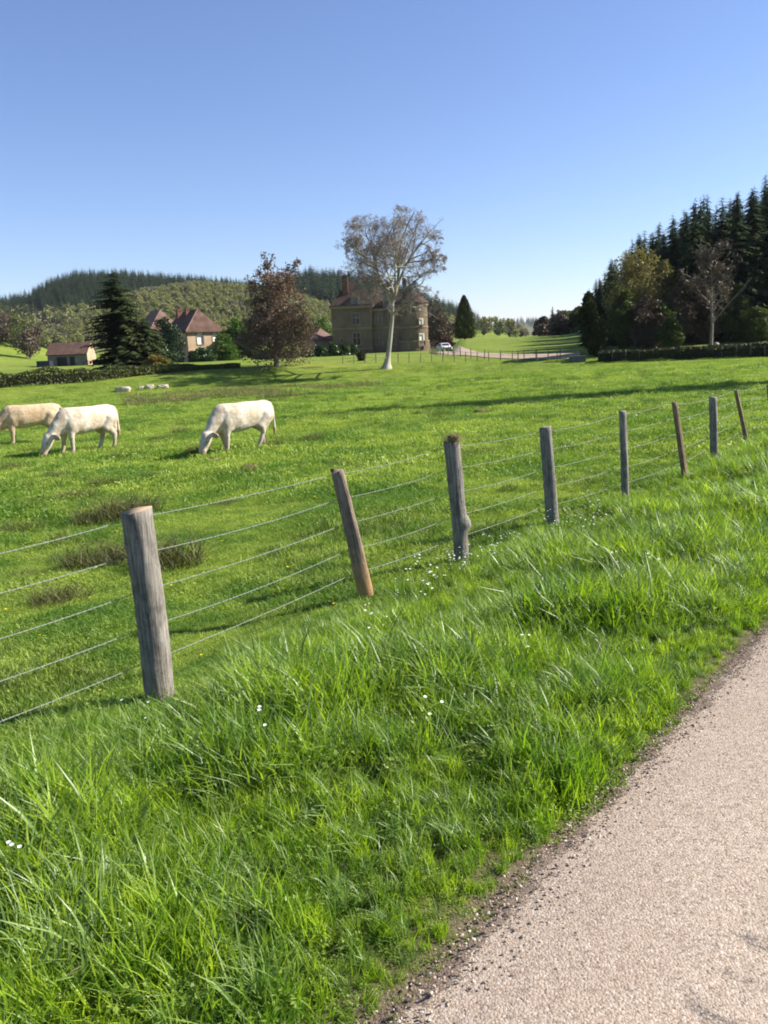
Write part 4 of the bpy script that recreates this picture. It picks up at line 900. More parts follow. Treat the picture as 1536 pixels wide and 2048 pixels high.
    cc = spot(184, 731); m = MB(); ww = 26 * s
    m.loft([[(x, y, z) for y, z in ((-.2, -.3), (.25, -.3), (.22, 1.2 + .1 * math.sin(x * 3)), (-.18, 1.2 + .08 * math.sin(x * 3)))] for x in np.linspace(0, ww, 8)]); tag(m.build('garden_wall', M_BARNWALL, None, cc + np.array([0, 1.0, 0])), 'low brownish wall between the barn and the cedar', 'wall')
farmhouse()

# ------------------------------------------------------------------ the white car
def car():
    p = spot(889, 703.5); root = empty('parked_car', p + np.array([0, 0, .06]), R(12)); W2, L = .88, 4.1
    paint = plain('white_paint', (.78, .78, .77), .3, .5, .03, Coat_Weight=.4); trim = plain('dark_trim', (.02, .02, .022), .5, .3); lamp = plain('lamp_glass', (.75, .76, .78), .15, .6, .05); tyre = plain('tyre_rubber', (.02, .02, .02), .9, .2); rim = plain('rim_metal', (.5, .5, .5), .35, .5, Metallic=.8)
    prof = [(-2.05, .35), (-2.08, .55), (-2.0, .78), (-1.15, .95), (-.45, 1.40), (.0, 1.47), (1.1, 1.44), (1.75, 1.05), (2.0, .95), (2.05, .55), (2.0, .32)]      # along y, front is -y
    rings = []
    for x, k in ((-W2, .90), (-W2 * .96, .97), (-W2 * .8, 1.0), (0, 1.01), (W2 * .8, 1.0), (W2 * .96, .97), (W2, .90)): rings.append([(x * (1 - .16 * max(0, (z - .95) / .52)), y * (.97 if abs(x) > .8 else 1), .30 + (z - .30) * k) for y, z in prof])
    m = MB(); m.loft(rings); m.build('body', paint, root, smooth=False)
    def pane(name, v): m = MB(); m.add(v, [(0, 1, 2, 3)]); v2 = [(Vector(q) - (Vector(v[1]) - Vector(v[0])).cross(Vector(v[3]) - Vector(v[0])).normalized() * .015) for q in v]; m.add(v2, [(3, 2, 1, 0)]); m.build(name, trim, root)
    pane('windscreen', [(-.70, -1.10, 1.00), (.70, -1.10, 1.00), (.60, -.52, 1.385), (-.60, -.52, 1.385)])
    pane('side_window', [(.84, -.85, 1.0), (.84, 1.3, 1.0), (.765, 1.0, 1.36), (.765, -.40, 1.36)]); pane('side_window', [(-.84, 1.3, 1.0), (-.84, -.85, 1.0), (-.765, -.40, 1.36), (-.765, 1.0, 1.36)]); pane('rear_window', [(.6, 1.78, 1.06), (-.6, 1.78, 1.06), (-.55, 1.2, 1.4), (.55, 1.2, 1.4)])
    m = MB(); m.box((-.62, -2.115, .45), (.62, -2.06, .66)); m.build('grille', trim, root)
    for sx in (-1, 1):
        m = MB(); m.tube([(sx * .66, -2.09, .72), (sx * .66, -1.93, .74)], [.13, .15], 10); m.build('headlight', lamp, root)
        for y in (-1.3, 1.3):
            m = MB(); m.tube([(sx * .70, y, .31), (sx * .905, y, .31)], .31, 18); wh = m.build('wheel', tyre, root); m = MB(); m.tube([(sx * .89, y, .31), (sx * .915, y, .31)], .19, 14); m.build('rim', rim, wh)
    tag(root, 'small white car parked on the gravel drive beside the round tower', 'car')
car()

# ------------------------------------------------------------------ fences along the drive
M_POSTFAR = plain('far_post_wood', (.17, .15, .12), .9, .1, .3)
def drive_fence(name, pts, n, h, label, every=1):
    C = smooth_path(pts, 200); d = np.concatenate([[0], np.cumsum(np.linalg.norm(np.diff(C, axis=0), axis=1))]); root = empty(name, (0, 0, 0)); m = MB(); m.tube([(0, 0, -.3), (0, 0, h * .6), (.01, 0, h)], [.055, .05, .045], 6); me = mesh('post', m.v, m.f); top = []
    for k in range(n):
        t = d[-1] * k / (n - 1); x, y = np.interp(t, d, C[:, 0]), np.interp(t, d, C[:, 1]); z = tz(x, y); o = obj('post', me, M_POSTFAR, root, (x, y, z)); o.rotation_euler = (random.gauss(0, .04), random.gauss(0, .04), random.random() * 6); top.append((x, y, z))
    for hh in (.92, .55): m = MB(); m.tube([(x, y, z + h * hh) for x, y, z in top], .012, 4); m.build('wire', M_POSTFAR, root)
    tag(root, label, 'fence')
drive_fence('post_fence', [spot(686, 727), spot(760, 725.5), spot(860, 724), spot(960, 722), spot(1040, 719.5), spot(1120, 716)], 20, 1.05, 'short wooden post fence between the pasture and the drive')
off = np.stack([-np.gradient(DRIVE[:, 1]), np.gradient(DRIVE[:, 0])], 1); off /= np.linalg.norm(off, axis=1)[:, None]
bp = DRIVE + off * 3.4
if bp[30, 1] < DRIVE[30, 1]: bp = DRIVE - off * 3.4
drive_fence('post_fence', [np.array([*q, 0]) for q in bp[18:]], 22, 1.15, 'post fence along the far side of the gravel drive')
p = [spot(px, py) for px, py in ((1225, 724), (1330, 719), (1450, 716), (1560, 713))]
drive_fence('post_fence', p, 13, 1.1, 'thin post fence in front of the dark clipped hedge')

# ------------------------------------------------------------------ stones in the pasture
def stones():
    M = masonry('pale_stone', (.34, .29, .24), (.46, .40, .33), (.55, .49, .42), 2)
    def rock(name, px, py, w, hgt, dep, label, cat, seed, grp=None, mat=M):
        rnd = np.random.default_rng(seed); bm = bmesh.new(); bmesh.ops.create_icosphere(bm, subdivisions=3, radius=1)
        for v in bm.verts:
            c = v.co; q = 1 + .22 * float(vnoise(c.x * 1.7 + seed, c.y * 1.7 + c.z)) + .12 * float(vnoise(c.x * 4 + seed, c.z * 4)); sq = max(abs(c.x), abs(c.y), abs(c.z)); v.co = c / (sq ** .6) * q
            v.co.x *= w / 2; v.co.y *= dep / 2; v.co.z = v.co.z * hgt * .62 + hgt * .3
        me = bpy.data.meshes.new(name); bm.to_mesh(me); bm.free(); o = obj(name, me, mat, None, spot(px, py)); o.rotation_euler.z = rnd.random() * .5; return tag(o, label, cat, grp)
    D = np.hypot(*spot(245, 782)[:2]); s = px_m(D); print('stones at', D)
    rock('stone_slab', 246, 783, 28 * s, 10 * s, 16 * s, 'pale rounded stone block, leftmost of the stones behind the cows', 'stone', 2)
    for k, (px, py, w, h) in enumerate([(283, 778, 12, 6), (300, 777, 16, 8), (326, 776, 22, 7)]): rock('boulder', px, py, w * s, h * s, w * .7 * s, ['small pale stone just right of the leftmost block', 'middle pale stone of the row behind the cows', 'flat pale stone at the right end of the row'][k], 'stone', 4 + k, 'pale stones lying in the pasture')
    p = at(1434, 100); o = rock('boulder', 1432, 700, .5, .5, .4, 'small pale boulder by the foot of the bare tree', 'stone', 9); o.location = p
    p = spot(1155, 723); m = MB(); 
    m.box((-.85, -.4, -.2), (.85, .4, .5)); m.box((-.92, -.47, .5), (.92, .47, .6)); o = m.build('stone_trough', plain('grey_stone', (.12, .115, .11), .9, .1, .3, 2, .03), None, p); o.rotation_euler.z = R(-8); tag(o, 'grey stone trough at the left end of the clipped hedge', 'trough')
stones()

# ================================================================== COWS
def cow_material(name, base, warm, seed):
    t = NT(name); tc = t.n('ShaderNodeTexCoord').outputs['Object']; kind = t.n('ShaderNodeAttribute', attribute_name='coat'); 
    n1 = t.noise(tc, 2.2, 4, .55, .3); n2 = t.noise(tc, 26, 4, .6); c = t.mix(t.ramp(n1, [(.40, (0, 0, 0)), (.64, (1, 1, 1))]), base, warm); c = t.mix(t.ramp(n2, [(.3, (.35, .35, .35)), (.6, (0, 0, 0))]), c, warm); c = t.mix(t.ramp(t.noise(tc, 5.5, 5, .7, .5), [(.48, (0, 0, 0)), (.66, (.75, .75, .75))]), c, (.31, .235, .15))
    mx = t.n('ShaderNodeMix', data_type='RGBA'); t.l(kind.outputs['Alpha'], mx.inputs[0]); t.l(c, mx.inputs[6]); t.l(kind.outputs['Color'], mx.inputs[7])
    return t.done(t.principled(mx.outputs[2], .75, t.bump(t.math('ADD', t.noise(tc, 60, 3, .7), t.math('MULTIPLY', t.noise(tc, 9, 3, .6), 2.0)), .5, .02), .15, Sheen_Weight=.25))
def capsule(bm, a, b, ra, rb, seg=14):
    """tapered rounded limb between two points, closed"""
    a, b = Vector(a), Vector(b); d = (b - a); L = max(d.length, 1e-5); q = d.to_track_quat('Z', 'Y').to_matrix().to_4x4(); rings = []
    prof = [(-ra * math.cos(t), ra * math.sin(t)) for t in np.linspace(.25, math.pi / 2, 4)] + [(L + rb * math.sin(t), rb * math.cos(t)) for t in np.linspace(0, math.pi / 2 - .25, 4)]
    M = Matrix.Translation(a) @ q; vs = []
    for z, r in prof: vs.append([bm.verts.new(M @ Vector((r * math.cos(2 * math.pi * k / seg), r * math.sin(2 * math.pi * k / seg), z))) for k in range(seg)])
    for i in range(len(vs) - 1):
        for k in range(seg): bm.faces.new((vs[i][k], vs[i][(k + 1) % seg], vs[i + 1][(k + 1) % seg], vs[i + 1][k]))
    bm.faces.new(vs[0][::-1]); bm.faces.new(vs[-1])
def ball(bm, c, r, rot=None):
    M = Matrix.Translation(Vector(c)) @ (rot or Matrix.Identity(4)) @ Matrix.Diagonal((*r, 1)); bmesh.ops.create_icosphere(bm, subdivisions=3, radius=1, matrix=M)
def make_cow(name, p, heading, scale, mat, label, pose, seed):
    """grazing beef cow; local +x forward, feet at z=0"""
    bm = bmesh.new(); B = lambda c, r, rot=None: ball(bm, c, r, rot)
    st = [(-1.13, 1.14, .09, .10), (-1.07, 1.13, .20, .20), (-.95, 1.085, .275, .30), (-.75, 1.05, .31, .335), (-.45, 1.02, .33, .362), (-.15, .99, .365, .395), (.15, .975, .372, .41), (.4, .985, .345, .412), (.58, 1.01, .29, .385), (.72, .98, .23, .33), (.86, .94, .15, .22)]
    rings = []
    for x, zc, ry, rz in st:
        ring = []
        for k in range(24):
            a = 2 * math.pi * k / 24; ca, sa = math.cos(a), math.sin(a); e = .86; ring.append(bm.verts.new((x, ry * math.copysign(abs(ca) ** e, ca), zc + rz * math.copysign(abs(sa) ** e, sa) - .02 * (sa < -.5) * (x < .3))))
        rings.append(ring)
    for i in range(len(rings) - 1):
        for k in range(24): bm.faces.new((rings[i][k], rings[i + 1][k], rings[i + 1][(k + 1) % 24], rings[i][(k + 1) % 24]))
    bm.faces.new(rings[0]); bm.faces.new(rings[-1][::-1])
    B((.48, 0, 1.22), (.30, .13, .16)); B((.64, 0, .84), (.22, .20, .27))
    for sgn in (-1, 1): B((-.92, sgn * .15, .98), (.22, .16, .28)); B((.46, sgn * .22, .92), (.22, .12, .32)); B((-.60, sgn * .24, 1.20), (.13, .07, .07))
    hy = pose['head']                                             # sideways turn of the head
    nk = [(.60, 0, 1.02), (.84, hy * .25, .86), (1.04, hy * .6, .64), (1.14, hy * .85, .50)]; nr = [.28, .205, .145, .125]
    for i in range(3): capsule(bm, nk[i], nk[i + 1], nr[i], nr[i + 1])
    capsule(bm, (.70, 0, .74), (.98, hy * .5, .56), .13, .08)      # dewlap
    hd = [(1.13, hy * .85, .53), (1.21, hy, .36), (1.29, hy * 1.08, .20), (1.33, hy * 1.12, .10)]; hr = [.168, .155, .112, .105]
    for i in range(3): capsule(bm, hd[i], hd[i + 1], hr[i], hr[i + 1])
    B((1.32, hy * 1.1, .09), (.08, .10, .06)); B((1.12, hy * .85, .55), (.09, .12, .07))
    for sgn in (-1, 1):
        B((1.24, hy + sgn * .10, .39), (.035, .035, .045)); e = Matrix.Rotation(sgn * R(20), 4, 'Z') @ Matrix.Rotation(sgn * R(-14), 4, 'X'); B((1.06, hy * .85 + sgn * .29, .57), (.06, .16, .095), e); capsule(bm, (1.10, hy * .85 + sgn * .10, .54), (1.06, hy * .85 + sgn * .24, .56), .05, .04)
    for k, sgn in ((0, 1), (1, -1)):
        f, h = pose['front'][k], pose['hind'][k]                  # fore-and-aft swing of each foot
        capsule(bm, (.52, sgn * .16, .86), (.54 + f * .35, sgn * .17, .50), .165, .095); capsule(bm, (.54 + f * .35, sgn * .17, .50), (.53 + f * .45, sgn * .165, .42), .085, .078); capsule(bm, (.53 + f * .45, sgn * .165, .42), (.52 + f * .9, sgn * .16, .14), .076, .064); capsule(bm, (.52 + f * .9, sgn * .16, .14), (.545 + f, sgn * .16, .05), .06, .07)
        capsule(bm, (-.80, sgn * .16, .96), (-.66 + h * .2, sgn * .19, .70), .23, .155); capsule(bm, (-.68 + h * .2, sgn * .19, .72), (-.90 + h * .6, sgn * .17, .46), .155, .082); capsule(bm, (-.92, sgn * .17, .95), (-.90 + h * .5, sgn * .17, .60), .18, .10); capsule(bm, (-.90 + h * .6, sgn * .17, .46), (-.85 + h * .95, sgn * .165, .14), .082, .066); capsule(bm, (-.85 + h * .95, sgn * .165, .14), (-.815 + h, sgn * .165, .05), .06, .07)
    B((-.50, 0, .70), (.15, .12, .10))
    tl = [(-1.12, 0, 1.27), (-1.22, 0, 1.16), (-1.25, .0, .95), (-1.245, .02, .70), (-1.235, .03, .52)]; tr = [.06, .05, .042, .038, .055]
    for i in range(4): capsule(bm, tl[i], tl[i + 1], tr[i], tr[i + 1], 8)
    capsule(bm, tl[4], (-1.23, .03, .36), .06, .035, 8)
    me = bpy.data.meshes.new('cow_build'); bm.to_mesh(me); bm.free(); tmp = bpy.data.objects.new('cow_build', me); COL.objects.link(tmp)
    md = tmp.modifiers.new('r', 'REMESH'); md.mode = 'VOXEL'; md.voxel_size = .021; sm = tmp.modifiers.new('s', 'SMOOTH'); sm.factor = .5; sm.iterations = 9
    dg = bpy.context.evaluated_depsgraph_get(); body = bpy.data.meshes.new_from_object(tmp.evaluated_get(dg)); bpy.data.objects.remove(tmp); body.name = 'body'
    body.polygons.foreach_set('use_smooth', [True] * len(body.polygons)); n = len(body.vertices); co = np.empty(n * 3, np.float32); body.vertices.foreach_get('co', co); co = co.reshape(-1, 3)
    # muscle relief
    nv = np.empty(n * 3, np.float32); body.vertices.foreach_get('normal', nv); nv = nv.reshape(-1, 3); rel = .022 * fbm(co[:, 0] * 3 + seed, co[:, 2] * 3.4 + co[:, 1], seed, 2); rib = .0007 * np.sin(co[:, 0] * 55) * np.exp(-((co[:, 0] - .05) / .25) ** 2) * (np.abs(co[:, 1]) > .2); co = co + nv * (rel + rib)[:, None]; body.vertices.foreach_set('co', co.ravel())
    # coat colours that belong to the animal: pink muzzle, horn-grey hooves, tan tail switch, pink inside of ears
    C = np.zeros((n, 4), np.float32); x, y, z = co[:, 0], co[:, 1], co[:, 2]
    def paint(mask, col): k = np.clip(mask, 0, 1); C[:, :3] = C[:, :3] * (1 - k[:, None]) + np.array(col) * k[:, None]; C[:, 3] = np.maximum(C[:, 3], k)
    paint(sstep(-np.hypot(x - 1.34, z - .07), -.11, -.05) * (z < .16) * (x > 1.1), (.50, .30, .24)); paint(1 - sstep(z, .05, .075), (.16, .13, .10)); paint(sstep(-z, -.62, -.48) * (x < -1.14), (.42, .27, .13)); paint(sstep(np.abs(y - hy * .85), .24, .30) * (x > 1.02) * (z > .4) * .7, (.42, .22, .15)); paint(.35 * sstep(-z, -.62, -.25) * (z > .08) * (np.abs(x) < 1.0), (.52, .44, .33)); paint(.5 * np.exp(-((x + .5) / .16) ** 2 - ((z - .56) / .08) ** 2), (.55, .34, .27))
    a = body.attributes.new('coat', 'FLOAT_COLOR', 'POINT'); a.data.foreach_set('color', C.ravel()); body.update()
    root = empty(name, np.asarray(p) + np.array([0, 0, .03]), heading, scale); obj('body', body, mat, root)
    eye = plain('cow_eye', (.012, .009, .008), .15, .6, 0)
    for sgn in (-1, 1):
        m = MB(); m.lathe([(.002, -.021), (.016, -.015), (.021, 0), (.016, .015), (.002, .021)], 10); m.build('eye', eye, root, (1.255, hy + sgn * .138, .395), True)
    return tag(root, label, 'cow', 'grazing cows')
C_WHITE = cow_material('cream_coat', (.61, .55, .455), (.46, .36, .24), 1)
C_TAN = cow_material('tan_coat', (.56, .43, .28), (.42, .27, .14), 2)
def cow_at(px, py): q = spot(px, py); return q
p1 = cow_at(482, 903); print('cow1', p1)
make_cow('cow', p1, R(180 + 44), .95, C_WHITE, 'white cow grazing alone, in the middle of the pasture', dict(head=.06, front=(.03, -.14), hind=(.30, -.10)), 3)
p2 = cow_at(172, 905); print('cow2', p2)
make_cow('cow', p2, R(180 + 52), 1.0, C_WHITE, 'white cow grazing head down, overlapping the tan cow at left', dict(head=-.10, front=(.0, .14), hind=(-.10, .20)), 5)
p3 = cow_at(60, 887); print('cow3', p3)
make_cow('cow', p3, R(180 + 30), 1.0, C_TAN, 'tan-tinted cow cut by the left edge, behind the white one', dict(head=.04, front=(.05, -.05), hind=(.0, .12)), 8)

# ================================================================== THE WIRE FENCE
def weathered(name, a, b, c, warm=None, z0=.1, z1=.5):
    t = NT(name); tc = t.n('ShaderNodeTexCoord').outputs['Object']; mp = t.n('ShaderNodeMapping'); mp.inputs['Scale'].default_value = (1, 1, .045); t.l(tc, mp.inputs[0])
    g = t.noise(mp.outputs[0], 75, 6, .7); bl = t.noise(tc, 9, 5, .65); col = t.ramp(g, [(.32, a), (.5, b), (.68, c)]); col = t.mix(t.ramp(bl, [(.45, (0, 0, 0)), (.68, (.75, .75, .75))]), col, t.mix(1.0, col, (.45, .42, .40, 1), 'MULTIPLY'))
    if warm:
        sp = t.n('ShaderNodeSeparateXYZ'); t.l(tc, sp.inputs[0]); f = t.ramp(t.math('ADD', sp.outputs[2], t.math('MULTIPLY', t.math('SUBTRACT', bl, .5), .5)), [(z0, (.8, .8, .8)), (z1, (0, 0, 0))]); col = t.mix(f, col, warm)
    return t.done(t.principled(col, .93, t.bump(t.math('ADD', g, t.math('MULTIPLY', bl, .5)), .9, .012), .12))
W_GREY = weathered('silver_grey_oak', (.085, .077, .068), (.23, .21, .185), (.40, .37, .33))
W_PALE = weathered('pale_oak', (.085, .078, .068), (.23, .21, .18), (.40, .37, .32))
W_BROWN = weathered('brown_chestnut', (.10, .072, .055), (.25, .19, .145), (.40, .32, .25), (.42, .25, .11))
W_BROWN2 = weathered('brown_bark_post', (.10, .075, .05), (.24, .18, .115), (.36, .28, .185))
W_CUT = plain('cut_wood', (.33, .245, .17), .9, .1, .4, 25, .004)
def post_mesh(h, r0, r1, seed, sides=18, square=0.0, knots=(), slant=0.0, chip=.0):
    """a riven or round post; rings of a wobbling outline, slanted top, split grooves"""
    rnd = np.random.default_rng(seed); nz = 26; rings = []; ph = rnd.random(6) * 6.28; grooves = [(rnd.random() * 6.28, .07 + .10 * rnd.random(), .04 + .05 * rnd.random()) for _ in range(7)]
    tt = np.linspace(0, 1, nz); cxs = r0 * .13 * np.sin(tt * 3.1 * (.6 + rnd.random()) + rnd.random()) * tt; cys = r0 * .1 * np.sin(tt * 4 + rnd.random() * 6) * tt
    for i in range(nz):
        t = i / (nz - 1); z = -.25 + t * (h + .25); r = r0 + (r1 - r0) * t; ring = []
        for k in range(sides):
            a = 2 * math.pi * k / sides; q = 1 + .05 * math.sin(2 * a + ph[0] + t) + .04 * math.sin(3 * a + ph[1] + 2 * t) + .03 * math.sin(5 * a + ph[2] + 5 * t) + .02 * rnd.normal()
            if square: q *= 1 + square * (1 / max(abs(math.cos(a)), abs(math.sin(a))) - 1) ; 
            for ga, gw, gd in grooves:
                da = math.atan2(math.sin(a - ga), math.cos(a - ga)); q -= gd * math.exp(-(da / gw) ** 2)
            for kz, ka, kr, kh in knots:
                da = math.atan2(math.sin(a - ka), math.cos(a - ka)); q += kh * math.exp(-(da / .55) ** 2 - ((z - kz) / kr) ** 2)
            x, y = r * q * math.cos(a), r * q * math.sin(a); zz = z + (slant * x / r0 * .5 * sstep(t, .8, 1.0) if t > .8 else 0) + (chip * rnd.normal() if i == nz - 1 else 0); ring.append((x + cxs[i], y + cys[i], float(zz)))
        rings.append(ring)
    return rings
POSTS = [  # photo pixel of the foot and of the top, radius foot, radius top, material, options
    ((320, 1408), (277, 1020), .087, .094, W_PALE, dict(slant=.022, chip=.004), 'thick weathered post with a sawn slanting top, nearest the camera'),
    ((735, 1204), (674, 938), .066, .050, W_BROWN, dict(square=.75, chip=.012), 'thin leaning split post with an orange-brown foot'),
    ((924, 1131), (906, 882), .068, .074, W_GREY, dict(knots=((.42, -.35, .055, .75),), chip=.005), 'grey post with a knot and dry grass on top'),
    ((1105, 1056), (1093, 854), .076, .070, W_GREY, dict(chip=.005, slant=.02), 'stout pale grey post, fourth from the left'),
    ((1251, 1010), (1245, 822), .054, .045, W_GREY, dict(chip=.006), 'slim rounded grey post, fifth from the left'),
    ((1371, 964), (1346, 801), .048, .038, W_BROWN2, dict(chip=.008), 'thin brown leaning post, sixth from the left'),
    ((1428, 924), (1424, 793), .062, .060, W_GREY, dict(chip=.004), 'short stout grey post, seventh from the left'),
    ((1494, 887), (1472, 777), .046, .036, W_BROWN2, dict(chip=.008), 'thin brown leaning post, eighth from the left'),
    ((1548, 866), (1536, 768), .055, .05, W_BROWN, dict(chip=.008), 'brown post at the right edge of the picture')]
FENCE = empty('wire_fence', (0, 0, 0)); tag(FENCE, 'old wooden post fence with five strands of wire along the grass verge', 'fence')
rail = []                                                     # (x, y, ground z, top offset) per post
def fence_posts():
    for k, (b, t, r0, r1, mt, kw, lab) in enumerate(POSTS):
        p = spot(*b); Y = p[1]; d = ray(*t); q = d * (Y / d[1]); top = np.array([q[0], Y, CAMZ + q[2]]); h = min(1.35, top[2] - p[2]); lean = top[0] - p[0]
        print('post', k, p.round(2), 'h', round(h, 2), 'lean', round(lean, 2))
        rings = post_mesh(h, r0, r1, 800 + k, **kw); m = MB(); m.loft(rings); m.m[-1] = 1; m.f[-1] = m.f[-1]
        o = m.build('post', [mt, W_CUT if k < 1 else mt], FENCE, p, True); o.rotation_euler = (random.gauss(0, .02), math.atan2(lean, h), 0); o['label'] = lab
        rail.append((p, np.array([lean, 0, h])))
        # wire staples
        for f in (.95, .77, .58, .39, .21):
            m = MB(); c = np.array([0, r0 * .96, h * f]); m.tube([c + (-.012, -.01, .004), c + (-.011, .012, .004), c + (.011, .012, -.004), c + (.012, -.01, -.004)], .0022, 5); m.build('staple', M_WIRE, o)
    # posts continuing out of the picture to the left and beyond the right edge carry the wires on
t = NT('galvanised_wire'); M_WIRE = t.done(t.principled((.27, .30, .26), .55, None, .3, Metallic=.3))
fence_posts()
def wires():
    pts = [r[0] for r in rail]; d0 = pts[0] - pts[1]; d0 = d0 / np.linalg.norm(d0[:2]); e1 = pts[-1] - pts[-3]; e1 = e1 / np.linalg.norm(e1[:2])
    ends = [pts[0] + d0 * q for q in (5.6, 3.7, 1.9)]; tail = [pts[-1] + e1 * q for q in (2.2, 4.4, 6.6, 8.8)]
    ext = [(np.array([q[0], q[1], tz(q[0], q[1])]), np.array([0, 0, 1.16])) for q in ends]; ext2 = [(np.array([q[0], q[1], tz(q[0], q[1])]), np.array([0, 0, 1.1])) for q in tail]
    allp = ext + rail + ext2
    for k, (p, l) in enumerate(ext + ext2):
        m = MB(); m.loft(post_mesh(l[2], .06, .055, 850 + k)); o = m.build('post', W_GREY, FENCE, p, True)
    for wi, f in enumerate((.95, .77, .58, .39, .21)):
        rnd = np.random.default_rng(900 + wi); P = []
        for (p, l), (p2, l2) in zip(allp[:-1], allp[1:]):
            a, b = p + l * f, p2 + l2 * f; off = np.array([NRM[0], NRM[1], 0]) * .085; a, b = a + off, b + off; n = max(8, int(np.linalg.norm(b - a) / .018)); tt = np.linspace(0, 1, n, endpoint=False)
            seg = a + (b - a) * tt[:, None]; seg[:, 2] -= (.012 + .02 * rnd.random()) * 4 * tt * (1 - tt); P.append(seg)
        P = np.vstack(P); s = np.concatenate([[0], np.cumsum(np.linalg.norm(np.diff(P, axis=0), axis=1))]); ph = s / .075 * 6.283; T = np.gradient(P, axis=0); T /= np.linalg.norm(T, axis=1)[:, None]; A = np.cross(T, [0, 0, 1]); A /= np.linalg.norm(A, axis=1)[:, None]; Bn = np.cross(A, T)
        paths = [(P + (A * np.cos(ph + o)[:, None] + Bn * np.sin(ph + o)[:, None]) * .0021, np.full(len(P), .0016)) for o in (0, math.pi)]
        for k in np.arange(.06, s[-1], .13):
            i = int(np.searchsorted(s, k)); i = min(i, len(P) - 2); c = P[i]; u1 = A[i] * math.cos(k * 40) + Bn[i] * math.sin(k * 40); 
            paths.append((np.array([c - u1 * .014 + T[i] * .004, c, c + u1 * .014 - T[i] * .004]), np.array([.0006, .0018, .0006])))
        V, Q = tubes(paths, 3); obj('wire', tri_mesh('wire', V, Q), M_WIRE, FENCE)
wires()
def grass_cap():
    p, l = rail[2]; rnd = np.random.default_rng(61); V, Q, T = [], [], []; o = 0
    for k in range(260):
        a = rnd.random() * 6.28; q = .055 * math.sqrt(rnd.random()); c = np.array([q * math.cos(a), q * math.sin(a), .005 + .045 * rnd.random()]); a2 = rnd.random() * 6.28; L = .05 + .10 * rnd.random(); d = np.array([math.cos(a2), math.sin(a2), .25 * rnd.normal() + .08]); sd = np.array([-math.sin(a2), math.cos(a2), 0]) * .003; mid = c + d * L * .6; tip = c + d * L - np.array([0, 0, .25 * L])
        V += [c - sd, c + sd, mid + sd, mid - sd, tip]; Q += [(o, o + 1, o + 2), (o, o + 2, o + 3), (o + 3, o + 2, o + 4)]; T += [rnd.random()] * 5; o += 5
    ob = obj('dry_grass_clump', tri_mesh('dry_grass_clump', np.array(V), np.array(Q), T), leafy('dry_straw', (.10, .075, .04), (.26, .20, .11), .2, tcol=(1, .9, .7, 1), hue_var=.1), None, p + l); tag(ob, 'small dry grass clump lying on top of the knotted grey post', 'grass clump')
grass_cap()

# ================================================================== GRASS, FLOWERS, GRAVEL
def blades(n, rad, h0, h1, w, rnd, bendy=.6, seg=3):
    """n curved tapering grass blades round the origin"""
    V, Q, T = [], [], []; o = 0
    for k in range(n):
        a = rnd.random() * 6.283; q = rad * math.sqrt(rnd.random()); c = np.array([q * math.cos(a), q * math.sin(a), -.01]); h = h0 + (h1 - h0) * rnd.random() ** 1.4; a2 = rnd.random() * 6.283; d = np.array([math.cos(a2), math.sin(a2), 0]); a3 = a2 + 1.57 + rnd.normal(0, .5); sd = np.array([math.cos(a3), math.sin(a3), 0]); bd = bendy * h * (.2 + .9 * rnd.random()); ww = w * (.6 + .8 * rnd.random()); ti = rnd.random()
        for s in range(seg + 1):
            t = s / seg; p = c + d * bd * t * t + np.array([0, 0, h * (t - .28 * bendy * t * t)]); wd = ww * (1 - t) ** .6 * (.55 + .45 * min(1, 3 * t + .4))
            if s < seg: V += [p - sd * wd / 2, p + sd * wd / 2]; T += [ti * (.75 + .25 * t)] * 2
            else: V.append(p); T.append(ti)
        for s in range(seg - 1): Q += [(o + 2 * s, o + 2 * s + 1, o + 2 * s + 3), (o + 2 * s, o + 2 * s + 3, o + 2 * s + 2)]
        Q.append((o + 2 * seg - 2, o + 2 * seg - 1, o + 2 * seg)); o += 2 * seg + 1
    return np.array(V), np.array(Q), np.array(T)
def leaflets(n, rad, h0, h1, size, rnd, flat=.6):
    """little broad leaves (clover, dandelion, cow parsley) on a patch"""
    P = np.stack([(lambda q, a: q * np.cos(a))(rad * np.sqrt(rnd.random(n)), rnd.random(n) * 6.283), rad * (rnd.random(n) * 2 - 1) * .8, h0 + (h1 - h0) * rnd.random(n)], 1)
    V, Q, T = leaf_quads(P, size, rnd, flat=flat); Q3 = np.vstack([Q[:, [0, 1, 2]], Q[:, [0, 2, 3]]]); return V, Q3, T
def merge(*parts):
    V, Q, T, o = [], [], [], 0
    for v, q, t in parts: V.append(v); Q.append(q + o); T.append(t); o += len(v)
    return np.vstack(V), np.vstack(Q), np.concatenate(T)
G_VERGE = leafy('verge_grass', (.135, .255, .015), (.510, .650, .065), .52, .42, .35, tcol=(1.3, 1.3, .45, 1), hue_var=.35, patch=((.42, .58, .5, 1), 1.3, .95))
G_BLUE = leafy('bluish_grass', (.085, .165, .035), (.26, .36, .10), .35, .4, .4, tcol=(1.2, 1.3, .6, 1), hue_var=.35)
G_HERB = leafy('verge_herbs', (.140, .240, .030), (.390, .470, .090), .4, .5, .3, tcol=(1.25, 1.3, .45, 1), hue_var=.35, patch=((.36, .54, .40, 1), .42, .9))
G_PAST = leafy('pasture_grass', (.210, .310, .045), (.490, .560, .120), .38, .5, .25, tcol=(1.2, 1.25, .45, 1), hue_var=.45, patch=((.36, .54, .38, 1), .42, .95))
G_DARK = leafy('coarse_dark_grass', (.055, .105, .016), (.14, .20, .035), .3, .5, .25, hue_var=.3)
G_DRY = leafy('dry_grass', (.16, .13, .055), (.32, .26, .12), .3, .6, tcol=(1, .9, .6, 1), hue_var=.3)
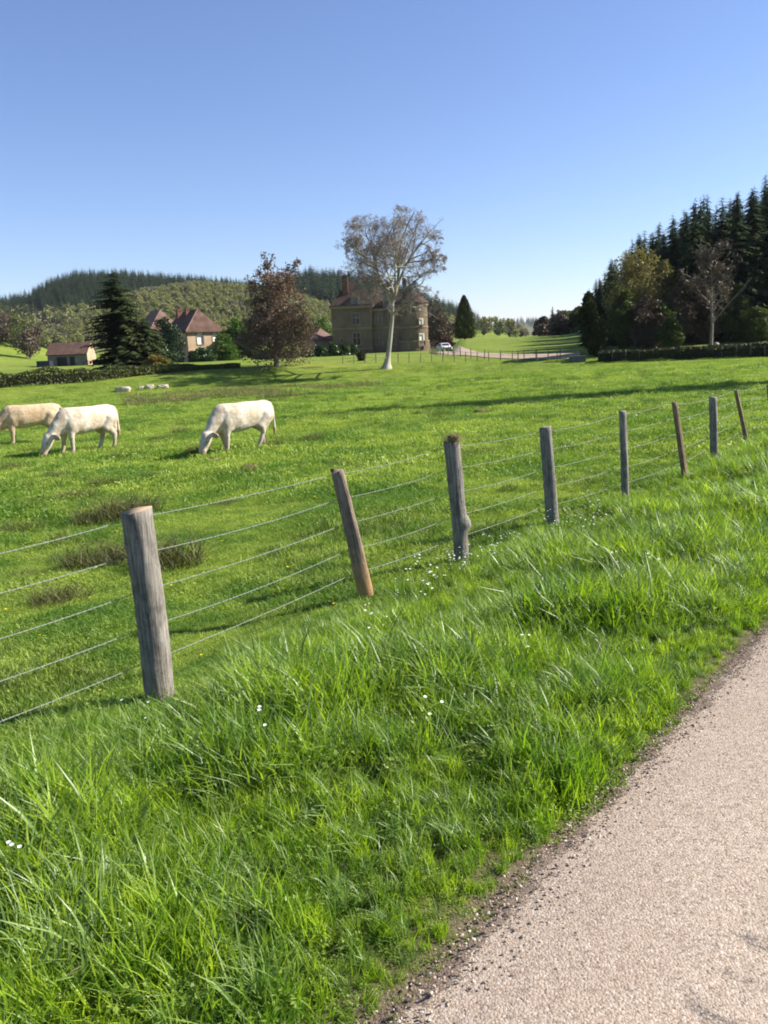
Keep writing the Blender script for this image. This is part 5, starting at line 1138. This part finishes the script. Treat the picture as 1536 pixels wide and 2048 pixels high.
def protos(tagname, mats, makers):
    out = []
    for k, (mt, mk) in enumerate(zip(mats, makers)):
        V, Q, T = mk(np.random.default_rng(1000 + k * 7 + len(tagname))); me = tri_mesh('%s_%02d' % (tagname, k), V, Q, T); me.materials.append(mt); out.append(me)
    return proto_collection(tagname, out)
C_VERGE = protos('verge_tuft_shapes', [G_VERGE] * 6 + [G_BLUE] * 2 + [G_HERB] * 2,
    [lambda r: blades(38, .085, .12, .32, .0105, r, .55)] * 3 + [lambda r: blades(38, .10, .09, .25, .0095, r, .8)] * 2 + [lambda r: merge(blades(24, .09, .12, .34, .0105, r, .45), leaflets(10, .09, .02, .12, .02, r))] + [lambda r: blades(26, .08, .16, .36, .0115, r, .75)] * 2 +
    [lambda r: merge(leaflets(60, .10, .02, .14, .022, r), blades(26, .09, .1, .24, .005, r))] + [lambda r: merge(leaflets(70, .11, .02, .11, .018, r, .4), blades(26, .09, .08, .24, .005, r))])
C_SHORT = protos('short_tuft_shapes', [G_VERGE, G_HERB, G_PAST, G_HERB], [lambda r: blades(30, .07, .03, .10, .0045, r, .8), lambda r: leaflets(46, .07, .0, .05, .016, r, .7), lambda r: blades(26, .07, .03, .08, .004, r, .9), lambda r: merge(leaflets(24, .07, .0, .05, .018, r, .6), blades(12, .06, .03, .09, .0045, r))])
C_PAST = protos('pasture_tuft_shapes', [G_PAST] * 3 + [G_HERB] * 2, [lambda r: blades(70, .17, .025, .085, .0065, r, .9, 2)] * 2 + [lambda r: merge(blades(44, .17, .03, .10, .0065, r, .7, 2), leaflets(24, .17, .0, .04, .015, r))] + [lambda r: merge(leaflets(50, .18, .0, .045, .016, r, .6), blades(46, .16, .03, .09, .0065, r, .7, 2))] * 2)
C_MID = protos('field_patch_shapes', [G_PAST] * 3 + [G_HERB], [lambda r: blades(150, .50, .02, .07, .014, r, .8, 2)] * 2 + [lambda r: merge(blades(110, .5, .02, .09, .014, r, .6, 2), leaflets(30, .5, .0, .05, .03, r))] + [lambda r: merge(leaflets(50, .5, .0, .05, .03, r, .6), blades(120, .5, .02, .07, .014, r, .8, 2))])
C_TALLER = protos('coarse_tuft_shapes', [G_DARK, G_DARK, G_PAST], [lambda r: blades(80, .20, .05, .17, .009, r, .7)] * 3)

def scatter_ground(name, n, sampler, coll, smin, smax, label, cat, lean=.15, zscale=None, seed=1):
    rnd = np.random.default_rng(seed); P, keep_scale = sampler(rnd, n); z = terrain(P[:, 0], P[:, 1]); k = len(P); S = (smin + (smax - smin) * rnd.random(k)) * keep_scale
    rot = np.column_stack([rnd.normal(0, lean, k), rnd.normal(0, lean, k), rnd.random(k) * 6.283]); SS = np.column_stack([S, S, S * (zscale(P) if zscale else 1)]); print(name, k)
    return scatter(name, np.column_stack([P, z]), rot, SS, coll, label, cat)
def in_view(P, m=.06):
    b = np.arctan2(P[:, 0], P[:, 1]); return (np.abs(b) < .44 + m + .5 / np.hypot(P[:, 0], P[:, 1])) & (P[:, 1] > .6)
def verge_sampler(u0, u1, s0, s1, dens_fall=5.0):
    def f(rnd, n):
        u = u0 + (u1 - u0) * rnd.random(n); s = s0 + (s1 - s0) * rnd.random(n); P = (u + U0)[:, None] * NRM + s[:, None] * DIR
        keep = in_view(P, .25) & (rnd.random(n) < np.minimum(1, dens_fall / np.hypot(P[:, 0], P[:, 1])) ** 1.3); P, u = P[keep], u[keep]; lush = np.clip(.80 + 1.25 * fbm(P[:, 0] / .7, P[:, 1] / .7, 77, 3), .5, 1.4)
        size = np.interp(u, [0, .12, .35, .8, 1.3, 2.2, 2.7, 3.3], [.24, .42, .68, .9, 1.0, .95, .62, .42]) * lush
        r = np.hypot(P[:, 0], P[:, 1]); return P, size * np.interp(r, [0, 8, 30], [1, 1, 1.25])
    return f
scatter_ground('verge_grass', 62000, verge_sampler(.10, 3.35, -2.5, 30), C_VERGE, .75, 1.25, 'tall bright green grass and herbs on the roadside verge', 'grass', .22, seed=1)
scatter_ground('verge_edge_grass', 22000, verge_sampler(-.02, .75, -1.5, 26, 4.0), C_SHORT, .8, 1.6, 'short weeds and grass along the broken edge of the lane', 'grass', .2, seed=2)
def field_sampler(r0, r1, umin, power):
    def f(rnd, n):
        r = r0 * (r1 / r0) ** (rnd.random(n) ** power); b = (rnd.random(n) * 2 - 1) * .56; P = np.stack([r * np.sin(b), r * np.cos(b)], 1); u, s = us(P[:, 0], P[:, 1]); keep = u > umin + .25 * rnd.random(n); P, r = P[keep], r[keep]
        lush = np.clip(.95 + 1.1 * fbm(P[:, 0] / 1.3, P[:, 1] / 1.3, 55, 3), .5, 1.7); return P, lush * np.interp(r, [3, 12, 30, 90], [.85, 1.0, 1.1, 1.6])
    return f
scatter_ground('pasture_grass', 60000, field_sampler(3.6, 17, 2.7, 1.0), C_PAST, .8, 1.3, 'short clovery pasture grass behind the fence', 'grass', .12, seed=3)
scatter_ground('field_grass', 34000, field_sampler(14, 95, 3.0, .9), C_MID, .8, 1.3, 'cropped grass of the wide pasture around the cows', 'grass', .08, seed=4)
def tuft_sampler(rnd, n):
    P, s = field_sampler(5, 70, 3.4, .9)(rnd, n); keep = fbm(P[:, 0] / 2.6, P[:, 1] / 2.6, 91, 3) > .04; P = P[keep]; r = np.hypot(P[:, 0], P[:, 1]); return P, np.interp(r, [5, 30, 70], [.8, 1.3, 2.0])
scatter_ground('coarse_grass', 14000, tuft_sampler, C_TALLER, .6, 1.2, 'darker coarse grass tufts dotted over the pasture', 'grass', .15, seed=5)
C_ROUGH = protos('rough_dry_shapes', [G_DRY, G_DARK], [lambda r: blades(60, .35, .05, .20, .014, r, .8, 2), lambda r: blades(60, .35, .05, .20, .014, r, .8, 2)])
def rough_sampler(rnd, n):
    P = []
    while len(P) < n:
        px = 240 + 520 * rnd.random(); py = 800 - .03 * (px - 240) - 28 * rnd.random() ** 1.5
        if vnoise(np.array([px / 60]), np.array([py / 7]), 6)[0] > -.05: P.append((px, py))
    Q = np.array([at(px, 1.66 * F_PX / max(1.0, (py - (690 + (768 - px) * .0437))) * 1.9)[:2] for px, py in P]); return Q, np.ones(len(Q))
scatter_ground('rough_dry_grass', 1300, rough_sampler, C_ROUGH, 1.0, 2.3, 'rough brownish dry grass in a strip across the far pasture', 'grass', .15, seed=21)
# long arching blades overhanging the near verge
C_LONG = protos('long_blade_shapes', [G_BLUE, G_VERGE, G_DRY], [lambda r: blades(9, .06, .3, .55, .007, r, 1.1, 5), lambda r: blades(9, .06, .25, .5, .0065, r, 1.0, 5), lambda r: blades(4, .06, .2, .45, .005, r, 1.2, 5)])
scatter_ground('long_grass', 2300, verge_sampler(.5, 3.1, -2.2, 14, 4.0), C_LONG, .6, 1.05, 'long arching grass blades standing out of the verge', 'grass', .4, seed=6)

C_WEED = protos('broad_weed_shapes', [G_HERB, G_BLUE, G_HERB], [lambda r: blades(13, .05, .07, .17, .030, r, 1.1, 4), lambda r: blades(10, .05, .08, .20, .038, r, 1.0, 4), lambda r: merge(blades(9, .05, .06, .14, .024, r, 1.2, 4), leaflets(20, .09, .05, .16, .024, r))])
scatter_ground('verge_weeds', 2600, verge_sampler(.25, 3.0, -2.2, 18, 4.5), C_WEED, .7, 1.3, 'broad-leaved weeds growing among the verge grass', 'weeds', .3, seed=16)
C_STRAW = protos('straw_shapes', [G_DRY, G_DRY], [lambda r: blades(5, .10, .12, .30, .0042, r, 1.3, 4), lambda r: blades(7, .12, .05, .16, .005, r, 1.6, 3)])
scatter_ground('dead_straw', 2400, verge_sampler(.05, 3.2, -2.2, 18, 4.0), C_STRAW, .7, 1.2, 'dead straw-coloured stems lying in the verge grass', 'grass', .5, seed=17)
# flowers
def flower_mesh(name, petal_mat, stem_mat, h, r, n, rnd, pet=6):
    m = MB()
    for k in range(n):
        a = rnd.random() * 6.28; q = .05 * rnd.random(); x, y = q * math.cos(a), q * math.sin(a); hh = h * (.7 + .5 * rnd.random()); m.tube([(x, y, 0), (x * 1.3, y * 1.3, hh)], [.0015, .001], 3, 1, False); c = Vector((x * 1.3, y * 1.3, hh))
        for j in range(pet):
            t = j / pet * 6.283; t2 = (j + .8) / pet * 6.283; m.add([c, c + Vector((math.cos(t) * r, math.sin(t) * r, r * .25)), c + Vector((math.cos(t2) * r, math.sin(t2) * r, r * .25))], [(0, 1, 2)], 0)
    me = mesh(name, m.v, m.f); me.materials.append(petal_mat); me.materials.append(stem_mat); me.polygons.foreach_set('material_index', m.m); return me
PET_W = plain('white_petals', (.80, .80, .74), .6, .2, .05); PET_Y = plain('yellow_petals', (.80, .58, .02), .6, .2, .1)
c_white = proto_collection('white_flower_shapes', [flower_mesh('white_flower_%d' % k, PET_W, G_HERB, .24, .007, 3, np.random.default_rng(k)) for k in range(3)])
c_yel = proto_collection('yellow_flower_shapes', [flower_mesh('yellow_flower_%d' % k, PET_Y, G_HERB, .07, .014, 1, np.random.default_rng(k + 9), 9) for k in range(2)])
def white_sampler(rnd, n):
    c = spot(905, 1165); P = c[:2] + DIR * rnd.normal(.1, .55, n)[:, None] + NRM * rnd.normal(-.15, .22, n)[:, None]; u, s = us(rnd.random(60) * 0, rnd.random(60)); Q, _ = verge_sampler(.6, 2.8, -1, 16)(rnd, 40); c2 = spot(1130, 1075)[:2] + DIR * rnd.normal(0, .5, 30)[:, None] + NRM * rnd.normal(-.2, .2, 30)[:, None]; P = np.vstack([P, Q, c2]); return P, np.ones(len(P))
scatter_ground('white_flowers', 45, white_sampler, c_white, .9, 1.35, 'small white wild flowers scattered in the verge by the posts', 'flowers', .2, seed=7)
def yel_sampler(rnd, n):
    P, _ = field_sampler(5, 60, 3.2, .8)(rnd, n); r = np.hypot(P[:, 0], P[:, 1]); return P, np.interp(r, [5, 20, 60], [.7, 1.3, 2.0])
scatter_ground('dandelions', 260, yel_sampler, c_yel, .9, 1.3, 'tiny yellow dandelions dotted over the pasture', 'flowers', .1, seed=8)

# gravel along the lane's edge
def stone_mesh(k):
    rnd = np.random.default_rng(k); bm = bmesh.new(); bmesh.ops.create_icosphere(bm, subdivisions=1, radius=1)
    for v in bm.verts: v.co = Vector((v.co.x * 1.15, v.co.y * .85, v.co.z * .65)) * (1 + .22 * rnd.normal())
    me = bpy.data.meshes.new('pebble_%d' % k); bm.to_mesh(me); bm.free(); a = me.attributes.new('tint', 'FLOAT', 'POINT'); a.data.foreach_set('value', np.full(len(me.vertices), rnd.random(), np.float32)); return me
def pebble_mat():
    t = NT('pebbles'); oi = t.n('ShaderNodeObjectInfo').outputs['Random']; return t.done(t.principled(t.ramp(oi, [(0, (.075, .06, .05)), (.25, (.17, .13, .10)), (.5, (.30, .23, .17)), (.8, (.42, .33, .25)), (1, (.58, .50, .42))]), .85, None, .2))
PM = pebble_mat(); st_m = [stone_mesh(k) for k in range(5)]
for me in st_m: me.materials.append(PM)
c_peb = proto_collection('pebble_shapes', st_m)
def pebbles():
    rnd = np.random.default_rng(19); n = 20000; u = np.where(rnd.random(n) < .34, rnd.normal(.02, .05, n), -2.6 * rnd.random(n) ** 1.1); s = -.3 + 9 * rnd.random(n) ** 1.6; P = (u + U0)[:, None] * NRM + s[:, None] * DIR; k = in_view(P, .1) & (u < .3); P, u = P[k], u[k]
    z = np.where(u > .06, terrain(P[:, 0], P[:, 1]), .004 + np.interp(-u, [0, .3, 2.2, 4.3], [0, .012, .06, .012])); S = .0022 + .0040 * rnd.random(len(P)) ** 2.5; S *= np.where(u > -.15, 1.0, .7); print('pebbles', len(P))
    scatter('loose_gravel', np.column_stack([P, z + S * .15]), rnd.random((len(P), 3)) * np.array([.4, .4, 6.28]), S, c_peb, 'loose reddish gravel lying on the lane and its edge', 'gravel')
pebbles()

# rush tufts and bare earth in the pasture: single things
R_RUSH = leafy('rush_stems', (.055, .070, .020), (.155, .135, .048), .22, .6, tcol=(1, .95, .6, 1), hue_var=.1)
M_EARTH = plain('bare_earth', (.13, .085, .05), .95, .1, .4, 14, .02)
def rushes():
    mm = []
    for k in range(3):
        V, Q, T = blades(420, .26, .16, .46, .007, np.random.default_rng(70 + k), .95, 4); me = tri_mesh('rush_tuft', V, Q, T); me.materials.append(R_RUSH); mm.append(me)
    labs = {}
    for k, (px, py, sc, lab) in enumerate([(160, 1000, .95, 'small rush tuft behind the fence, farthest left of the thick post'), (262, 1030, 1.35, 'brownish rush tuft just behind the top of the thick post'), (205, 1045, 1.2, 'wide rush tuft left of the thick post top'), (190, 1128, 1.05, 'low brown rush tuft left of the thick post'), (340, 1130, 1.3, 'brown rush tuft touching the right side of the thick post'),
            (120, 1205, .75, 'short dark rush tuft below the others at left'), (395, 905, .95, 'dark rush tuft at the muzzle of the lone white cow'), (360, 868, 1.0, 'rush tuft a little left of the lone white cow'), (625, 882, .9, 'dark grass tussock right of the lone white cow'), (938, 915, .75, 'dark tussock right of the knotted post top'), (545, 893, .8, 'tussock at the hind feet of the lone white cow')]):
        p = spot(px, py); o = obj('rush_tuft', mm[k % 3], R_RUSH, None, p - np.array([0, 0, .02])); o.rotation_euler.z = k * 1.3; sc *= 1.4; o.scale = (sc * 1.1, sc, sc * .72); tag(o, lab, 'rush tuft', 'rush tufts in the pasture')
    for k, (px, py, sc) in enumerate([(60, 905, .9), (25, 940, 1.1), (110, 955, .8), (255, 915, 1.0), (320, 880, .9), (85, 1010, .8), (35, 1065, .9), (130, 1085, .7), (300, 955, .7), (215, 970, .9), (60, 1160, .6), (450, 1010, .5)]):
        p = spot(px, py); o = obj('rush_tuft', mm[(k + 1) % 3], R_RUSH, None, p - np.array([0, 0, .03])); o.rotation_euler.z = k * 2.1; o.scale = (sc * 1.7, sc * 1.5, sc * .8); tag(o, 'low rough tussock in the left pasture between the cows and the fence', 'rush tuft', 'low tussocks of the left pasture')
    for k, (px, py, w, lab) in enumerate([(500, 940, .34, 'sandy brown molehill below the lone white cow'), (428, 921, .22, 'small dark molehill under the lone white cow'), (640, 772, 2.4, 'long low strip of bare brown earth behind the lone white cow'), (960, 825, .3, 'tiny brown molehill beyond the knotted post')]):
        p = spot(px, py); D = math.hypot(p[0], p[1]); bm = bmesh.new(); bmesh.ops.create_icosphere(bm, subdivisions=3, radius=1)
        for v in bm.verts:
            q = 1 + .3 * float(vnoise(v.co.x * 3 + k, v.co.y * 3 + v.co.z)); v.co = Vector((v.co.x * w * q, v.co.y * w * (.7 if k != 2 else .45) * q, v.co.z * min(.12, w * .4) * q))
        me = bpy.data.meshes.new('molehill'); bm.to_mesh(me); bm.free(); me.polygons.foreach_set('use_smooth', [True] * len(me.polygons)); tag(obj('molehill', me, M_EARTH, None, p), lab, 'earth mound', 'earth mounds in the pasture')
rushes()

# ================================================================== AIR
def haze():
    m = MB(); m.box((-9500, -9500, -8), (9500, 9500, 200)); t = NT('haze'); v = t.n('ShaderNodeVolumePrincipled'); v.inputs['Color'].default_value = (.80, .88, 1, 1); v.inputs['Density'].default_value = HAZE; v.inputs['Anisotropy'].default_value = .3; t.l(v.outputs[0], t.out.inputs['Volume'])
    o = m.build('haze', t.mat); tag(o, kind='stuff')
HAZE = .00005
haze()
